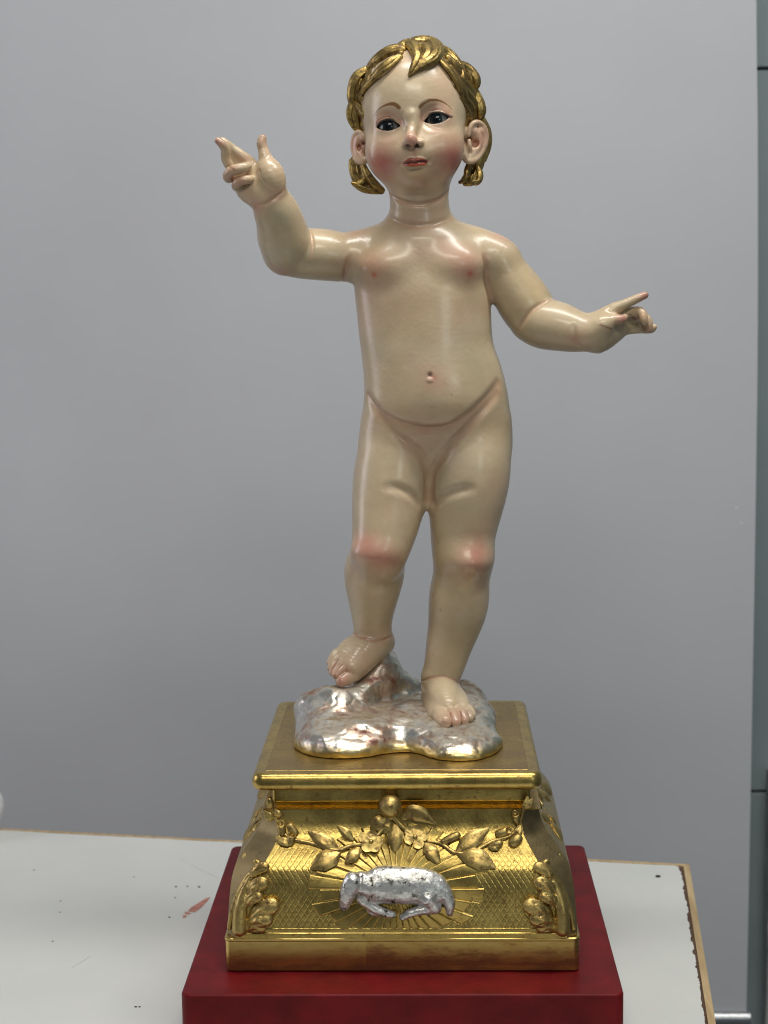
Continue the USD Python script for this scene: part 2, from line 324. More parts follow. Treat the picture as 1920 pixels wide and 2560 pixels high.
# table: a laminate sheet on a board, with a wooden lipping
TZ = -.208
C = PZ(1723, 2160, TZ); A = PZ(0, 2070, TZ)
ub = (A-C)[:2]/np.linalg.norm((A-C)[:2])
ur = (PZ(1790, 2560, TZ)-C)[:2]; ur /= np.linalg.norm(ur)
tb = thing('table', 'white laminate table with pale wood lipping and a chipped right edge', 'table', (C[0], C[1], TZ))
def T2(s, t): return np.array(ub)*s+np.array(ur)*t          # s along the back edge, t towards the camera
LW = .0062
def poly3(pts, z0, z1):
    p = Polygon(pts); p = p if p.is_valid else p.buffer(0)
    m = trimesh.creation.extrude_polygon(p, z1-z0, engine='earcut'); m.apply_translation([0, 0, z0]); return m
LEN, DEP = 1.25, .75
obj('board', poly3([T2(LW, LW), T2(LEN, LW), T2(LEN, DEP), T2(LW, DEP)], -.026, -.0008), M['chip'], tb)
obj('edge_lipping', poly3([T2(0, 0), T2(LEN, 0), T2(LEN, LW-.0002), T2(LW-.0002, LW-.0002)], -.026, -.0002), M['wood'], tb)
obj('edge_lipping', poly3([T2(0, .0003), T2(LW-.0003, LW), T2(LW-.0003, DEP), T2(0, DEP)], -.026, -.0002), M['wood'], tb)
ed = []
for t in np.linspace(.0095, DEP-.002, 420):
    j = .0012+.0042*max(0, meshkit.fbm(np.array([t*70, .3, .7]), 4, 3)-.44)*2.2+.0012*meshkit.noise(np.array([t*600, 2, 1]))
    if t < .03: j += .004*(1-t/.03)
    ed.append(T2(LW+j, t))
bk = [T2(s, LW+.0006+.0012*max(0, meshkit.fbm(np.array([s*30, 5.3, .7]), 3, 8)-.45)*4) for s in np.linspace(LEN, LW+.008, 160)]
obj('laminate', poly3([T2(LEN, DEP)]+bk+ed, -.0008, 0), M['laminate'], tb)
for sx, sy in ((.05, .05), (LEN-.05, .05), (.05, DEP-.05), (LEN-.05, DEP-.05)):
    c = T2(sx, sy); m = trimesh.creation.box(bounds=[(c[0]-.02, c[1]-.02, -.965+.208), (c[0]+.02, c[1]+.02, -.0262)])
    obj('leg', m, M['metal'], tb)
def flat_mark(name, pix, mat, th=.0003):
    pts = [(PZ(x, y, TZ)-[C[0], C[1], TZ])[:2] for x, y in pix]
    obj(name, poly3(pts, .00005, th), mat, tb)
k = 640/1659
flat_mark('paint_smear', [(x*k, 1960+y*k) for x, y in ((1362, 736), (1345, 760), (1300, 805), (1262, 832), (1215, 826), (1240, 800), (1290, 770), (1335, 742))], M['smear'])
flat_mark('paint_smear', [(x*k, 1960+y*k) for x, y in ((1200, 828), (1240, 838), (1222, 848), (1196, 842))], M['smear'])
flat_mark('paint_smear', [(x*k, 1960+y*k) for x, y in ((1186, 852), (1212, 852), (1205, 866), (1184, 870))], M['smear'])
for x, y, rx in ((1140, 666, 8), (1215, 664, 7), (1290, 668, 9), (1136, 738, 6), (1098, 864, 8), (392, 760, 5), (342, 1020, 6), (880, 1445, 9), (905, 1445, 8), (220, 558, 6), (868, 604, 5), (388, 832, 5)):
    flat_mark('dark_speck', [((x+rx*math.cos(a))*k, 1960+(y+rx*.45*math.sin(a))*k) for a in np.linspace(0, 5.5, 7)], M['dark'] if rx > 7 else M['chip'])
M['scratch'] = plain('faint_scratch', (.58, .575, .55), .6)
for (x0_, y0_), (x1_, y1_), w_ in (((1150, 480), (1420, 615), .8), ((460, 1195), (580, 1120), .7)):
    flat_mark('scratch', [(x0_*k, 1960+y0_*k), (x1_*k, 1960+(y1_-w_)*k), (x1_*k, 1960+(y1_+w_)*k), ((x0_*.5+x1_*.5)*k, 1960+(y0_*.5+y1_*.5+2*w_)*k)], M['scratch'])
flat_mark('dark_speck', [(1645+7*math.cos(a), 2191+3.2*math.sin(a)) for a in np.linspace(0, 5.6, 8)], M['dark'])

# white pot at the left edge of the picture, standing on the table
pr = np.array([[0, 0], [.032, 0], [.036, .004], [.041, .014], [.0435, .024], [.0425, .033], [.038, .040], [.031, .0435], [.029, .0415], [.035, .038], [.040, .026], [.036, .010], [0, .006]])
pc = CubicSpline(np.arange(len(pr)), pr)(np.linspace(0, len(pr)-1, 70)); pc[:, 0] = np.maximum(pc[:, 0], 0)
pot = trimesh.creation.revolve(pc, sections=72)
pe = PZ(11, 2078, TZ)
obj('white_pot', pot, M['ceramic'], smooth=50, label='rounded white pot cut off by the left edge of the photo', cat='pot', at=(pe[0]-.044, pe[1], TZ+.0002))

# red plinth under the gold pedestal
B, SW, HP, TD, SD = 0.26646, 0.32385, 0.14797, 0.23425, 0.33866
PC = (.0035, -.0027)
def beveled(hx, hy, z0, z1, c, rr=.0012, corner=.006, seg=4):
    """A block with softened arrises: rings of a rounded rectangle."""
    def ring(ins, z):
        x, y, q = hx-ins, hy-ins, max(corner-ins, .0008); o = []
        for cx, cy, a0 in ((x-q, y-q, 0), (-x+q, y-q, 90), (-x+q, -y+q, 180), (x-q, -y+q, 270)):
            for a in np.linspace(a0, a0+90, 7): o.append((cx+q*math.cos(math.radians(a)), cy+q*math.sin(math.radians(a)), z))
        return np.array(o)
    rs = [ring(.0, z0)]
    for t in np.linspace(0, 1, seg+1): a = t*math.pi/2; rs.append(ring(c*(1-math.cos(a)), z1-c*(1-math.sin(a))))
    return loft(rs)
def loft(rs, caps=True):
    n = len(rs[0]); V = np.vstack(rs); F = []
    i = np.arange(n); j = (i+1) % n
    for r in range(len(rs)-1):
        F += [np.stack([r*n+i, r*n+j, (r+1)*n+j], 1), np.stack([r*n+i, (r+1)*n+j, (r+1)*n+i], 1)]
    if caps:
        V = np.vstack([V, rs[0].mean(0), rs[-1].mean(0)]); a, b = len(V)-2, len(V)-1
        F += [np.stack([j, i, np.full(n, a)], 1), np.stack([(len(rs)-1)*n+i, (len(rs)-1)*n+j, np.full(n, b)], 1)]
    return V, np.vstack(F)
obj('red_plinth', beveled(SW/2, SD/2, TZ+.0002+HP, 0, .0022, corner=.007), M['red'], smooth=35,
    label='crimson painted wooden plinth on the white table under the gilded pedestal', cat='plinth', at=(PC[0], PC[1], -HP))

# ------------------------------------------------------------------ the carved figure
statue = thing('statue', 'polychrome carved wooden child with gilded curls, arms outstretched, standing on a silver cloud', 'statue', (0, Y0, 0))
def local(vf): v, f = vf; return v-np.array([0, Y0, 0]), f
fig = Field()
def T(rows, k=4, mode='u', n=None, F=fig, M_=None):   # rows of (px, py, w, r) in the drawing
    return F.tube([P(x, y, w) for x, y, w, r in rows], [rad(r, w) for x, y, w, r in rows], k*S, mode, n, M_)
def E(c, r, k=4, mode='u', R=None, F=fig):
    return F.ell(P(*c), np.array(r)*S, R, k*S, mode)

# trunk: sections, each with left, right, front and back
TR = np.array([  # py, xl, xr, front, back
    (552, 1005, 1096, 24, 44), (575, 950, 1160, 54, 74), (610, 912, 1200, 74, 86), (650, 890, 1212, 88, 92), (690, 884, 1220, 98, 95), (735, 887, 1226, 105, 95), (790, 893, 1228, 109, 92), (850, 899, 1231, 114, 90),
    (905, 906, 1249, 121, 92), (950, 910, 1262, 127, 98), (990, 910, 1270, 128, 104), (1020, 908, 1274, 123, 110), (1050, 905, 1277, 111, 114), (1075, 905, 1277, 97, 115), (1100, 907, 1275, 83, 115), (1130, 915, 1268, 64, 112), (1180, 945, 1235, 36, 90), (1215, 985, 1190, 10, 62)], float)
tz = np.array([P((a+b)/2, y, 0)[2] for y, a, b, *_ in TR]); tx0 = np.array([P(a, y, 0)[0] for y, a, b, *_ in TR]); tx1 = np.array([P(b, y, 0)[0] for y, a, b, *_ in TR])
o = np.argsort(tz)
trk = PchipInterpolator(tz[o], np.stack([(tx0+tx1)/2, (tx1-tx0)/2, TR[:, 3]*S, TR[:, 4]*S], 1)[o])
zlo, zhi = tz.min(), tz.max()
_zz = np.linspace(zlo, zhi, 300); trk = CubicSpline(_zz, gaussian_filter1d(trk(_zz), 6, axis=0, mode='nearest'))     # a turner's line has no kinks
def trunk(p):
    z = np.clip(p[..., 2], zlo, zhi); c = trk(z)
    x, y = p[..., 0]-c[..., 0], p[..., 1]-Y0
    b = np.where(y < 0, c[..., 2], c[..., 3]); a = c[..., 1]
    k0 = np.sqrt((x/a)**2+(y/b)**2); k1 = np.sqrt((x/a**2)**2+(y/b**2)**2)
    d = np.where(k0 > .05, k0*(k0-1)/np.maximum(k1, 1e-9), -np.minimum(a, b))
    e = np.maximum(zlo-p[..., 2], p[..., 2]-zhi)
    return np.minimum(np.maximum(d, e), 0)+np.sqrt(np.maximum(d, 0)**2+np.maximum(e, 0)**2)
fig.op(trunk, [tx0.min()-.002, Y0-.045, zlo], [tx1.max()+.002, Y0+.045, zhi], 0.004, 'u')
# belly, breast
E((1056, 622, 6), (112, 66, 70), 46); E((966, 664, 50), (62, 44, 42), 40); E((1144, 660, 50), (62, 44, 42), 40)
# neck and shoulders
T([(1048, 470, -8, 72), (1048, 500, -10, 70), (1049, 530, -14, 70), (1050, 565, -22, 80)], 10, n=24)
T([(1049, 535, -14, 60), (1050, 575, -22, 84)], 34)
T([(1010, 590, -22, 44), (950, 612, -16, 50), (895, 640, -8, 57)], 26)
T([(1090, 588, -22, 44), (1150, 608, -18, 50), (1215, 634, -12, 55), (1248, 650, -8, 52)], 26)
# arm on the left of the picture, raised, the forearm coming forward
T([(895, 640, -8, 60), (860, 643, 0, 60), (810, 637, 12, 63), (762, 634, 20, 62), (718, 628, 30, 60)], 16, n=40)
T([(714, 630, 36, 57), (714, 610, 52, 64), (708, 588, 68, 64), (701, 558, 88, 59), (688, 524, 108, 54), (676, 500, 120, 46)], 5, n=44)
# arm on the right, lowered and reaching forward
T([(1238, 648, -10, 52), (1262, 684, -12, 57), (1292, 728, -14, 64), (1318, 768, -14, 66), (1334, 795, -10, 60)], 18, n=44)
T([(1332, 800, -4, 57), (1356, 808, 8, 62), (1394, 816, 26, 60), (1430, 826, 42, 53), (1460, 831, 52, 47), (1478, 832, 58, 44)], 6, n=40)
# legs
T([(985, 1075, -4, 74), (984, 1130, 2, 88), (978, 1200, 10, 95), (970, 1265, 24, 90), (962, 1320, 40, 82), (954, 1362, 50, 74), (950, 1392, 50, 66)], 30, n=64)
T([(944, 1385, 14, 60), (937, 1420, -4, 75), (934, 1455, -14, 72), (932, 1500, -26, 61), (931, 1545, -40, 51), (932, 1580, -50, 47)], 22, n=48)
T([(1190, 1075, -4, 78), (1182, 1130, 2, 94), (1174, 1200, 8, 99), (1166, 1262, 12, 92), (1158, 1330, 14, 82), (1155, 1390, 12, 74), (1155, 1432, 8, 69)], 30, n=64)
T([(1154, 1425, 4, 67), (1150, 1470, -4, 74), (1146, 1510, -8, 75), (1138, 1555, -10, 68), (1126, 1600, -10, 60), (1114, 1650, -8, 53), (1102, 1692, -4, 48)], 10, n=56)
# knee caps
E((938, 1382, 88), (54, 44, 32), 36); E((1172, 1400, 46), (52, 68, 36), 50)
# buttocks
E((1010, 1120, -70), (84, 88, 66), 24); E((1165, 1120, -70), (88, 88, 66), 24)

# foot on the left, heel raised on the cloud's crest
T([(932, 1578, -50, 47), (934, 1590, -52, 48)], 5)
T([(948, 1602, -66, 36), (925, 1618, -30, 42), (900, 1645, 8, 40), (880, 1668, 36, 32)], 8)
T([(956, 1606, -72, 30), (925, 1650, -28, 22), (884, 1690, 30, 17)], 14)
T([(905, 1612, -38, 34), (872, 1634, 0, 34), (850, 1655, 28, 22)], 12)
T([(884, 1682, 40, 20), (868, 1694, 56, 19), (854, 1703, 68, 16)], 3.5)
for a, b, c in (((866, 1664, 44, 13), (850, 1678, 60, 11.5), (840, 1688, 68, 10.5)), ((855, 1652, 38, 12), (841, 1668, 52, 10.5), (831, 1681, 60, 9.5)), ((846, 1642, 30, 11), (834, 1656, 43, 10), (826, 1670, 50, 9)), ((839, 1632, 20, 11), (831, 1644, 32, 9.5), (824, 1656, 38, 8.5))):
    T([a, b, c], 1.6)
# foot on the right, flat, coming towards us
T([(1100, 1690, -6, 48), (1098, 1712, -8, 47)], 4)
T([(1096, 1728, -30, 38), (1104, 1728, 20, 44), (1112, 1745, 70, 40), (1120, 1768, 110, 32)], 10)
T([(1082, 1748, -28, 30), (1084, 1762, 40, 25), (1094, 1786, 116, 24)], 14)
T([(1126, 1738, -10, 32), (1142, 1752, 50, 30), (1154, 1772, 104, 24)], 14)
T([(1098, 1784, 124, 22), (1106, 1796, 158, 22), (1113, 1804, 182, 18)], 3.5)
for a, b, c in (((1126, 1778, 128, 14), (1133, 1786, 162, 14), (1140, 1806, 186, 13)), ((1145, 1774, 122, 13), (1154, 1782, 152, 13), (1162, 1802, 172, 12)), ((1156, 1772, 114, 12), (1168, 1780, 138, 11.5), (1175, 1795, 156, 10.5)), ((1164, 1768, 100, 12), (1176, 1776, 120, 10.5), (1181, 1788, 134, 9.5))):
    T([a, b, c], 1.6)

# hand on the left: palm to us, two fingers raised, two folded, thumb up
k1 = 220/1659
def H1(rows, k=3, mode='u', w0=128): return T([(520+x*k1, 320+y*k1, w0+w, r) for x, y, w, r in rows], k, mode)
H1([(1180, 1330, -6, 43), (1090, 1240, -4, 42), (1010, 1130, -2, 38)], 8)
H1([(1060, 1180, -4, 34), (880, 860, -6, 27), (720, 620, -4, 17)], 14)
H1([(1020, 1180, -6, 32), (740, 880, -8, 24), (540, 690, -6, 17)], 14)
H1([(1000, 1200, -6, 32), (680, 960, -8, 24), (500, 870, -8, 16)], 14)
H1([(980, 1220, -4, 34), (800, 1180, -6, 32), (640, 1090, -8, 20)], 14)
H1([(1240, 1120, 14, 30), (1190, 900, 20, 34), (1130, 720, 16, 25), (1090, 600, 12, 17)], 12)
H1([(1100, 620, 12, 18), (1070, 520, 14, 15.5), (1040, 400, 12, 13), (1012, 290, 12, 12.5), (1030, 190, 12, 9.5)], 4)
H1([(700, 590, 0, 15), (580, 490, 6, 13.5), (450, 385, 10, 11.5), (350, 300, 16, 10.5), (275, 232, 20, 8.5)], 4)
H1([(640, 660, -4, 14), (520, 560, 2, 11), (420, 470, 8, 8)], 3)
H1([(440, 720, 2, 15), (345, 560, 12, 13.5), (330, 420, 24, 12), (270, 310, 34, 11), (190, 240, 36, 8.8)], 4)
H1([(470, 880, -4, 14), (390, 930, 16, 14), (410, 840, 34, 13.5), (540, 780, 42, 13.2), (660, 745, 40, 12), (760, 715, 30, 9.5)], 2)
H1([(610, 1080, -2, 13.5), (540, 1100, 14, 12.5), (560, 1030, 30, 12), (660, 985, 38, 11.8), (760, 970, 36, 10.8), (825, 955, 28, 8.8)], 2)

# hand on the right: seen from the thumb side, index out, the others folding down
k2 = 240/1659
def H2(rows, k=3, mode='u', w0=62): return T([(1420+x*k2, 700+y*k2, w0+w, r) for x, y, w, r in rows], k, mode)
H2([(380, 900, -2, 44), (480, 880, -2, 42), (560, 850, 0, 36)], 8)
H2([(520, 780, 2, 32), (680, 620, 2, 24), (820, 500, 4, 16)], 14)
H2([(560, 850, -14, 34), (760, 720, -18, 28), (940, 600, -16, 17)], 14)
H2([(560, 930, -18, 36), (760, 840, -26, 28), (960, 740, -32, 17)], 14)
H2([(520, 1010, -10, 36), (700, 960, -22, 27), (930, 880, -40, 15)], 14)
H2([(500, 860, 16, 30), (610, 770, 24, 26), (720, 715, 26, 17), (800, 690, 26, 13)], 10)
H2([(860, 800, -34, 24), (1060, 770, -40, 17), (1250, 780, -40, 12)], 4)
H2([(790, 690, 26, 13.5), (860, 682, 28, 12.5), (935, 672, 26, 10.5), (985, 640, 22, 8)], 4)
H2([(800, 505, 6, 15.5), (940, 440, 10, 13.5), (1090, 370, 12, 11.5), (1220, 308, 12, 10.5), (1330, 262, 10, 9)], 4)
H2([(930, 600, -10, 14), (1080, 560, -4, 12.5), (1220, 545, 4, 12.5), (1290, 600, 12, 11.5), (1310, 680, 16, 10.5), (1330, 735, 16, 8)], 3)
H2([(960, 720, -30, 13), (1140, 660, -26, 12), (1320, 650, -20, 12), (1385, 720, -14, 11), (1400, 800, -12, 9.5), (1408, 850, -12, 7.8)], 3)
H2([(940, 870, -40, 13), (1110, 850, -42, 12), (1280, 850, -40, 10.5), (1400, 860, -36, 9.5), (1460, 845, -32, 8.5), (1490, 812, -30, 7.4)], 3)

# ---- head: a frame that leans, turns to the left of the picture and looks up a little
def rotm(ax, a):
    c, s = math.cos(a), math.sin(a); i, j = [(1, 2), (2, 0), (0, 1)][ax]; R = np.eye(3); R[i, i] = R[j, j] = c; R[i, j] = -s; R[j, i] = s; return R
HC = P(1036, 300, 8)
back = -(HC-CAM)/np.linalg.norm(HC-CAM); rgt = np.cross([0, 0, 1.], back); rgt /= np.linalg.norm(rgt); upv = np.cross(back, rgt)
HR = np.stack([rgt, upv, back], 1) @ rotm(2, math.radians(6.0)) @ rotm(1, math.radians(-8.5)) @ rotm(0, math.radians(-5.0))
def Hd(x, y, z): return HC+HR@(np.array([x, y, z], float)*S)
def HE(c, r, k=20, mode='u', F=fig, R=None): return F.ell(Hd(*c), np.array(r)*S, HR if R is None else HR@R, k*S, mode)
def HT(rows, k=4, mode='u', F=fig, n=None): return F.tube([Hd(*q[:3]) for q in rows], [q[3]*S for q in rows], k*S, mode, n)
HE((0, 52, -34), (133, 132, 146), 8)                 # skull
HE((0, -20, 12), (121, 124, 104), 40)                # face
HE((0, -95, 22), (100, 84, 82), 40)                  # jaw
HE((-64, -78, 52), (54, 58, 52), 34); HE((64, -78, 52), (54, 58, 52), 34)   # cheeks
HE((0, -136, 72), (38, 32, 32), 34)                  # chin
HE((0, -86, 98), (46, 34, 24), 34)                   # mouth mound

# ---- features of the face, set where the drawing has them on the head just made
def hl(px, py): return HR.T@(fig.hit(px, py)-HC)/S       # where a drawn point meets the carving, in the head's frame
hits = {n: hl(*p) for n, p in dict(eL=(968, 317), eR=(1091, 299), root=(1031, 312), tip=(1029, 346), base=(1031, 372), aL=(1011, 361), aR=(1056, 358), mc=(1038, 405), mL=(1005, 412), mR=(1073, 405.5),
        uL=(1024, 400), uM=(1036, 402), uR=(1047, 399), lL=(1022, 413), lM=(1038, 415), lR=(1056, 411.5), ph=(1034, 388), chin=(1043, 440), sub=(1040, 427)).items()}
EYES = []
for nm, sgn in (('eL', -1), ('eR', 1)):
    e = hits[nm]
    HE((e[0], e[1]+7, e[2]+6), (37, 24, 15), 22, 's')                            # socket
    c = np.array([e[0]-1.5*sgn, e[1], e[2]-37]); EYES.append((c, sgn, e))
    HE(c+[0, 1, -1.5], (33.5, 31.0, 34.5), 19)                                                 # lids round the ball
HT([(*(hits['root']+[0, 22, -10]), 14), (*(hits['root']+[0, 0, -3]), 11), (*(hits['tip']+[0, 10, 8]), 11.5), (*(hits['tip']+[0, 0, 15]), 14)], 13)
HE(hits['tip']+[0, -8, 14], (15, 13, 14), 8)
HE(hits['aL']+[4, 2, 6], (8.5, 9, 11), 6); HE(hits['aR']+[-4, 2, 6], (8.5, 9, 11), 6)
HT([(*(hits['tip']+[0, -14, 12]), 5), (*(hits['base']+[0, 0, 3]), 5)], 5)
nl, nr = hl(1019.5, 366.5), hl(1041, 363.5)
HE(nl+[2, 0, 1], (6.2, 5.2, 10), 2.5, 's', R=rotm(0, -.35)); HE(nr+[0, 1, 0], (5.8, 5.0, 9), 2.5, 's', R=rotm(0, -.35))
HT([(*(hits['base']+[.5, -5, 3]), 3.4), (*(hits['ph']+[0, 0, 3]), 3.4)], 7, 's')
up = [hits['mL']+[4, 1, -4], hits['uL']+[0, 0, -.5], hits['uM']+[0, -.5, .5], hits['uR']+[0, 0, -.5], hits['mR']+[-4, 1, -4]]
lo = [hits['mL']+[7, -1, -4], hits['lL']+[0, 1, -1], hits['lM']+[0, 1.5, 1], hits['lR']+[0, 1, -1], hits['mR']+[-7, -1, -4]]
HT([(*p, r) for p, r in zip(up, (2.5, 6.6, 6.4, 6.6, 2.5))], 4, n=17)
HT([(*p, r) for p, r in zip(lo, (2.5, 6.6, 7.6, 6.6, 2.5))], 4, n=17)
part = [fig.hit(1003, 412.6), fig.hit(1019, 407.6), fig.hit(1029, 405.6), fig.hit(1038, 406.6), fig.hit(1048, 404.4), fig.hit(1059, 404), fig.hit(1074.5, 406)]
fig.tube(part, np.array([2.2, 2.0, 1.9, 2.0, 1.9, 2.0, 2.2])*S, 3.0*S, 's', 20)
HE(hits['mL']+[-2, 1, 2], (6, 5, 5), 7, 's'); HE(hits['mR']+[2, 1, 2], (6, 5, 5), 7, 's')
HE(hits['sub']+[0, 0, 6], (26, 8, 8), 12, 's')
for c, sgn, e in EYES:                                                             # the almond opening of the lids
    cc = Hd(*c); tilt = rotm(2, sgn*.05)
    def almond(p, cc=cc, tilt=tilt, up=14.5, dn=9.5, hw=30.5):
        q = ((p-cc)@HR@tilt)/S; x, y, z = q[..., 0], q[..., 1]-.5, q[..., 2]
        Ru = (hw*hw+up*up)/(2*up); Rd = (hw*hw+dn*dn)/(2*dn)
        d = np.maximum(np.sqrt(x*x+(y-(up-Ru))**2)-Ru, np.sqrt(x*x+(y+(dn-Rd))**2)-Rd)
        return np.maximum(d, 8-z)*S
    w = 42*S
    HT([(*(c+tilt@np.array([34*math.sin(a)*.93, 22.5*math.cos(a)+1, 0])+[0, 0, math.sqrt(max(0, 37**2-(34*math.sin(a))**2*.86-(22.5*math.cos(a))**2))+1]), 1.0) for a in np.linspace(-1.15, 1.15, 9)], 3.0, 's', n=17)   # fold over the lid
    fig.op(almond, cc-w, cc+w, 1.6*S, 's')
# ears
def ear(rows, plate, hollow):
    T(plate, 10); T([r for r in rows], 5)
    for c, r in hollow: E(c, r, 4, 's')
ear([(1172, 338, 16, 4.5), (1178, 314, 12, 6.5), (1192, 306, 2, 7), (1207, 315, -10, 7), (1215, 338, -18, 7), (1210, 366, -14, 7), (1198, 388, -2, 7.5), (1183, 402, 10, 8), (1173, 404, 14, 7)],
    [(1160, 335, 4, 12), (1182, 328, 0, 13), (1192, 350, -8, 15), (1184, 380, 0, 14), (1168, 398, 8, 11), (1158, 372, 6, 12), (1150, 350, -20, 16), (1185, 350, -16, 14), (1198, 328, -12, 14), (1204, 345, -16, 12), (1203, 366, -16, 11), (1150, 375, -20, 16), (1182, 378, -10, 13)], [((1188, 358, 12), (11, 20, 11))])
T([(1196, 328, -2, 4), (1202, 345, -7, 4), (1198, 366, -2, 4), (1188, 380, 6, 4.5)], 3)
T([(1173, 352, 16, 5), (1174, 364, 17, 5.5), (1177, 376, 14, 4)], 4)
ear([(906, 348, 10, 4.5), (902, 332, 6, 5.5), (892, 331, -2, 6), (884, 346, -10, 6), (882, 368, -12, 6), (886, 388, -8, 6.5), (894, 402, 0, 7.5), (906, 406, 6, 7)],
    [(914, 345, 0, 10), (900, 345, -4, 11), (897, 366, -8, 11), (902, 392, -2, 11), (916, 400, 4, 9), (925, 385, -18, 14), (898, 386, -10, 11), (926, 352, -18, 14), (896, 352, -12, 10)], [((897, 368, 8), (6, 18, 10))])
T([(890, 348, -4, 3.6), (888, 368, -6, 3.6), (894, 386, 2, 4)], 3)
# folds of the flesh
def crease(pix, r=2.2, k=5, F=fig):
    pts = np.array([F.hit(*p) for p in pix]); return pts
CREASES = []
for pix, r, k in ((((918, 990), (944, 1026), (998, 1058), (1062, 1073), (1125, 1066), (1188, 1024), (1248, 958)), 2.2, 22),
                  (((950, 1044), (985, 1078), (1020, 1108), (1052, 1140), (1069, 1185), (1072, 1250)), 1.8, 22),
                  (((1246, 985), (1190, 1046), (1142, 1098), (1108, 1138), (1079, 1185), (1073, 1250)), 1.8, 22),
                  (((965, 1216), (1000, 1222), (1030, 1238), (1052, 1258)), .6, 24), (((1082, 1262), (1110, 1240), (1150, 1226), (1180, 1222)), .6, 24),
                  (((632, 511), (655, 512), (682, 498), (712, 476)), 2.5, 6), (((774, 574), (782, 612), (777, 650)), 2, 8),
                  (((1379, 750), (1350, 762), (1322, 785), (1298, 820)), 3, 9), (((1436, 806), (1437, 842), (1446, 868)), 1, 12),
                  (((884, 1581), (905, 1594), (935, 1602), (960, 1599), (981, 1586)), 2.2, 5), (((1052, 1702), (1075, 1695), (1105, 1691), (1130, 1697), (1147, 1708)), 2.2, 5),
                  (((972, 546), (1010, 560), (1048, 564), (1090, 558), (1125, 545)), 2.5, 12), (((974, 484), (995, 500), (1022, 509), (1050, 511), (1085, 505), (1110, 490), (1122, 476)), 4.0, 9),
                  (((858, 708), (866, 670), (874, 640)), 3, 10), (((1212, 640), (1213, 680), (1218, 720), (1226, 756)), 3.5, 10)):
    pts = crease(pix, r, k); CREASES.append(pts)
    out = np.zeros(len(pts)); out[[0, -1]] = .45*k+r*.5
    fig.tube(pts-np.outer(out, ray(1000, 1000))*S, np.r_[.4, np.full(len(pts)-2, 1.0), .4]*r*S, k*S, 's', 4*len(pts))
nav = fig.hit(1075, 940); fig.ell(nav+np.array([0, -.0004, .0008]), np.array([5, 7, 6])*S, None, 5*S, 's')
fig.ell(fig.hit(1075, 951)+np.array([0, .001, 0]), np.array([8, 5, 5])*S, None, 5*S, 'u')
# palm lines of the raised hand
for pix in (((648, 425), (655, 447), (668, 462), (684, 470)),):
    fig.tube([fig.hit(*p) for p in pix], 1.6*S, 4*S, 's', 12)
# toe and finger nails are cut in with a fine line
HFACE = dict(hits)

# ---- the body's surface and its carnations
bodyV, bodyF = fig.mesh(.00068, smooth=2)
def poly_dist(p, pts):
    d = np.full(len(p), 9.0)
    for a, b in zip(pts[:-1], pts[1:]):
        ba = b-a; h = np.clip((p-a)@ba/max(ba@ba, 1e-12), 0, 1); d = np.minimum(d, np.linalg.norm(p-a-h[:, None]*ba, axis=1))
    return d
FLESH = np.array([.585, .462, .305])
paint = np.tile(FLESH, (len(bodyV), 1))
cl = meshkit.fbm(bodyV*22, 4, 3)[:, None]-.5
paint += cl*np.array([.19, .12, .05])+(meshkit.fbm(bodyV*60, 3, 9)[:, None]-.5)*.09+(meshkit.fbm(bodyV*230, 3, 19)[:, None]-.5)*.05
age = np.clip((meshkit.fbm(bodyV*34, 4, 23)-.56)*5, 0, 1)[:, None]; pk = np.clip((meshkit.fbm(bodyV*26+5, 4, 41)-.5)*4, 0, 1)[:, None]; paint += pk*.30*(np.array([.60, .34, .26])-paint)
paint += age*.28*(np.array([.50, .40, .23])-paint)
brush = .45+1.1*meshkit.fbm(bodyV*75, 4, 31)
def glow(c, r, col, a, R=None):
    """A soft wash of colour brushed on round a point."""
    global paint
    q = (bodyV-c) if R is None else (bodyV-c)@R
    k = np.clip(a*np.exp(-(q/(np.asarray(r)*S))**2 @ np.ones(3))*(brush if np.max(r) > 12 else 1), 0, .97); paint += k[:, None]*(np.asarray(col)-paint)
def line(pts, r, col, a, soft=.6):
    global paint
    d = poly_dist(bodyV, pts)/S; r = np.asarray(r, float)
    k = a*np.clip(1-(d-r)/max(soft*r, .8), 0, 1); paint += k[:, None]*(np.asarray(col)-paint)
ROSE, PINK, OCHRE, GREEN = (.50, .15, .125), (.60, .30, .24), (.55, .40, .20), (.42, .38, .25)
h = fig.hit
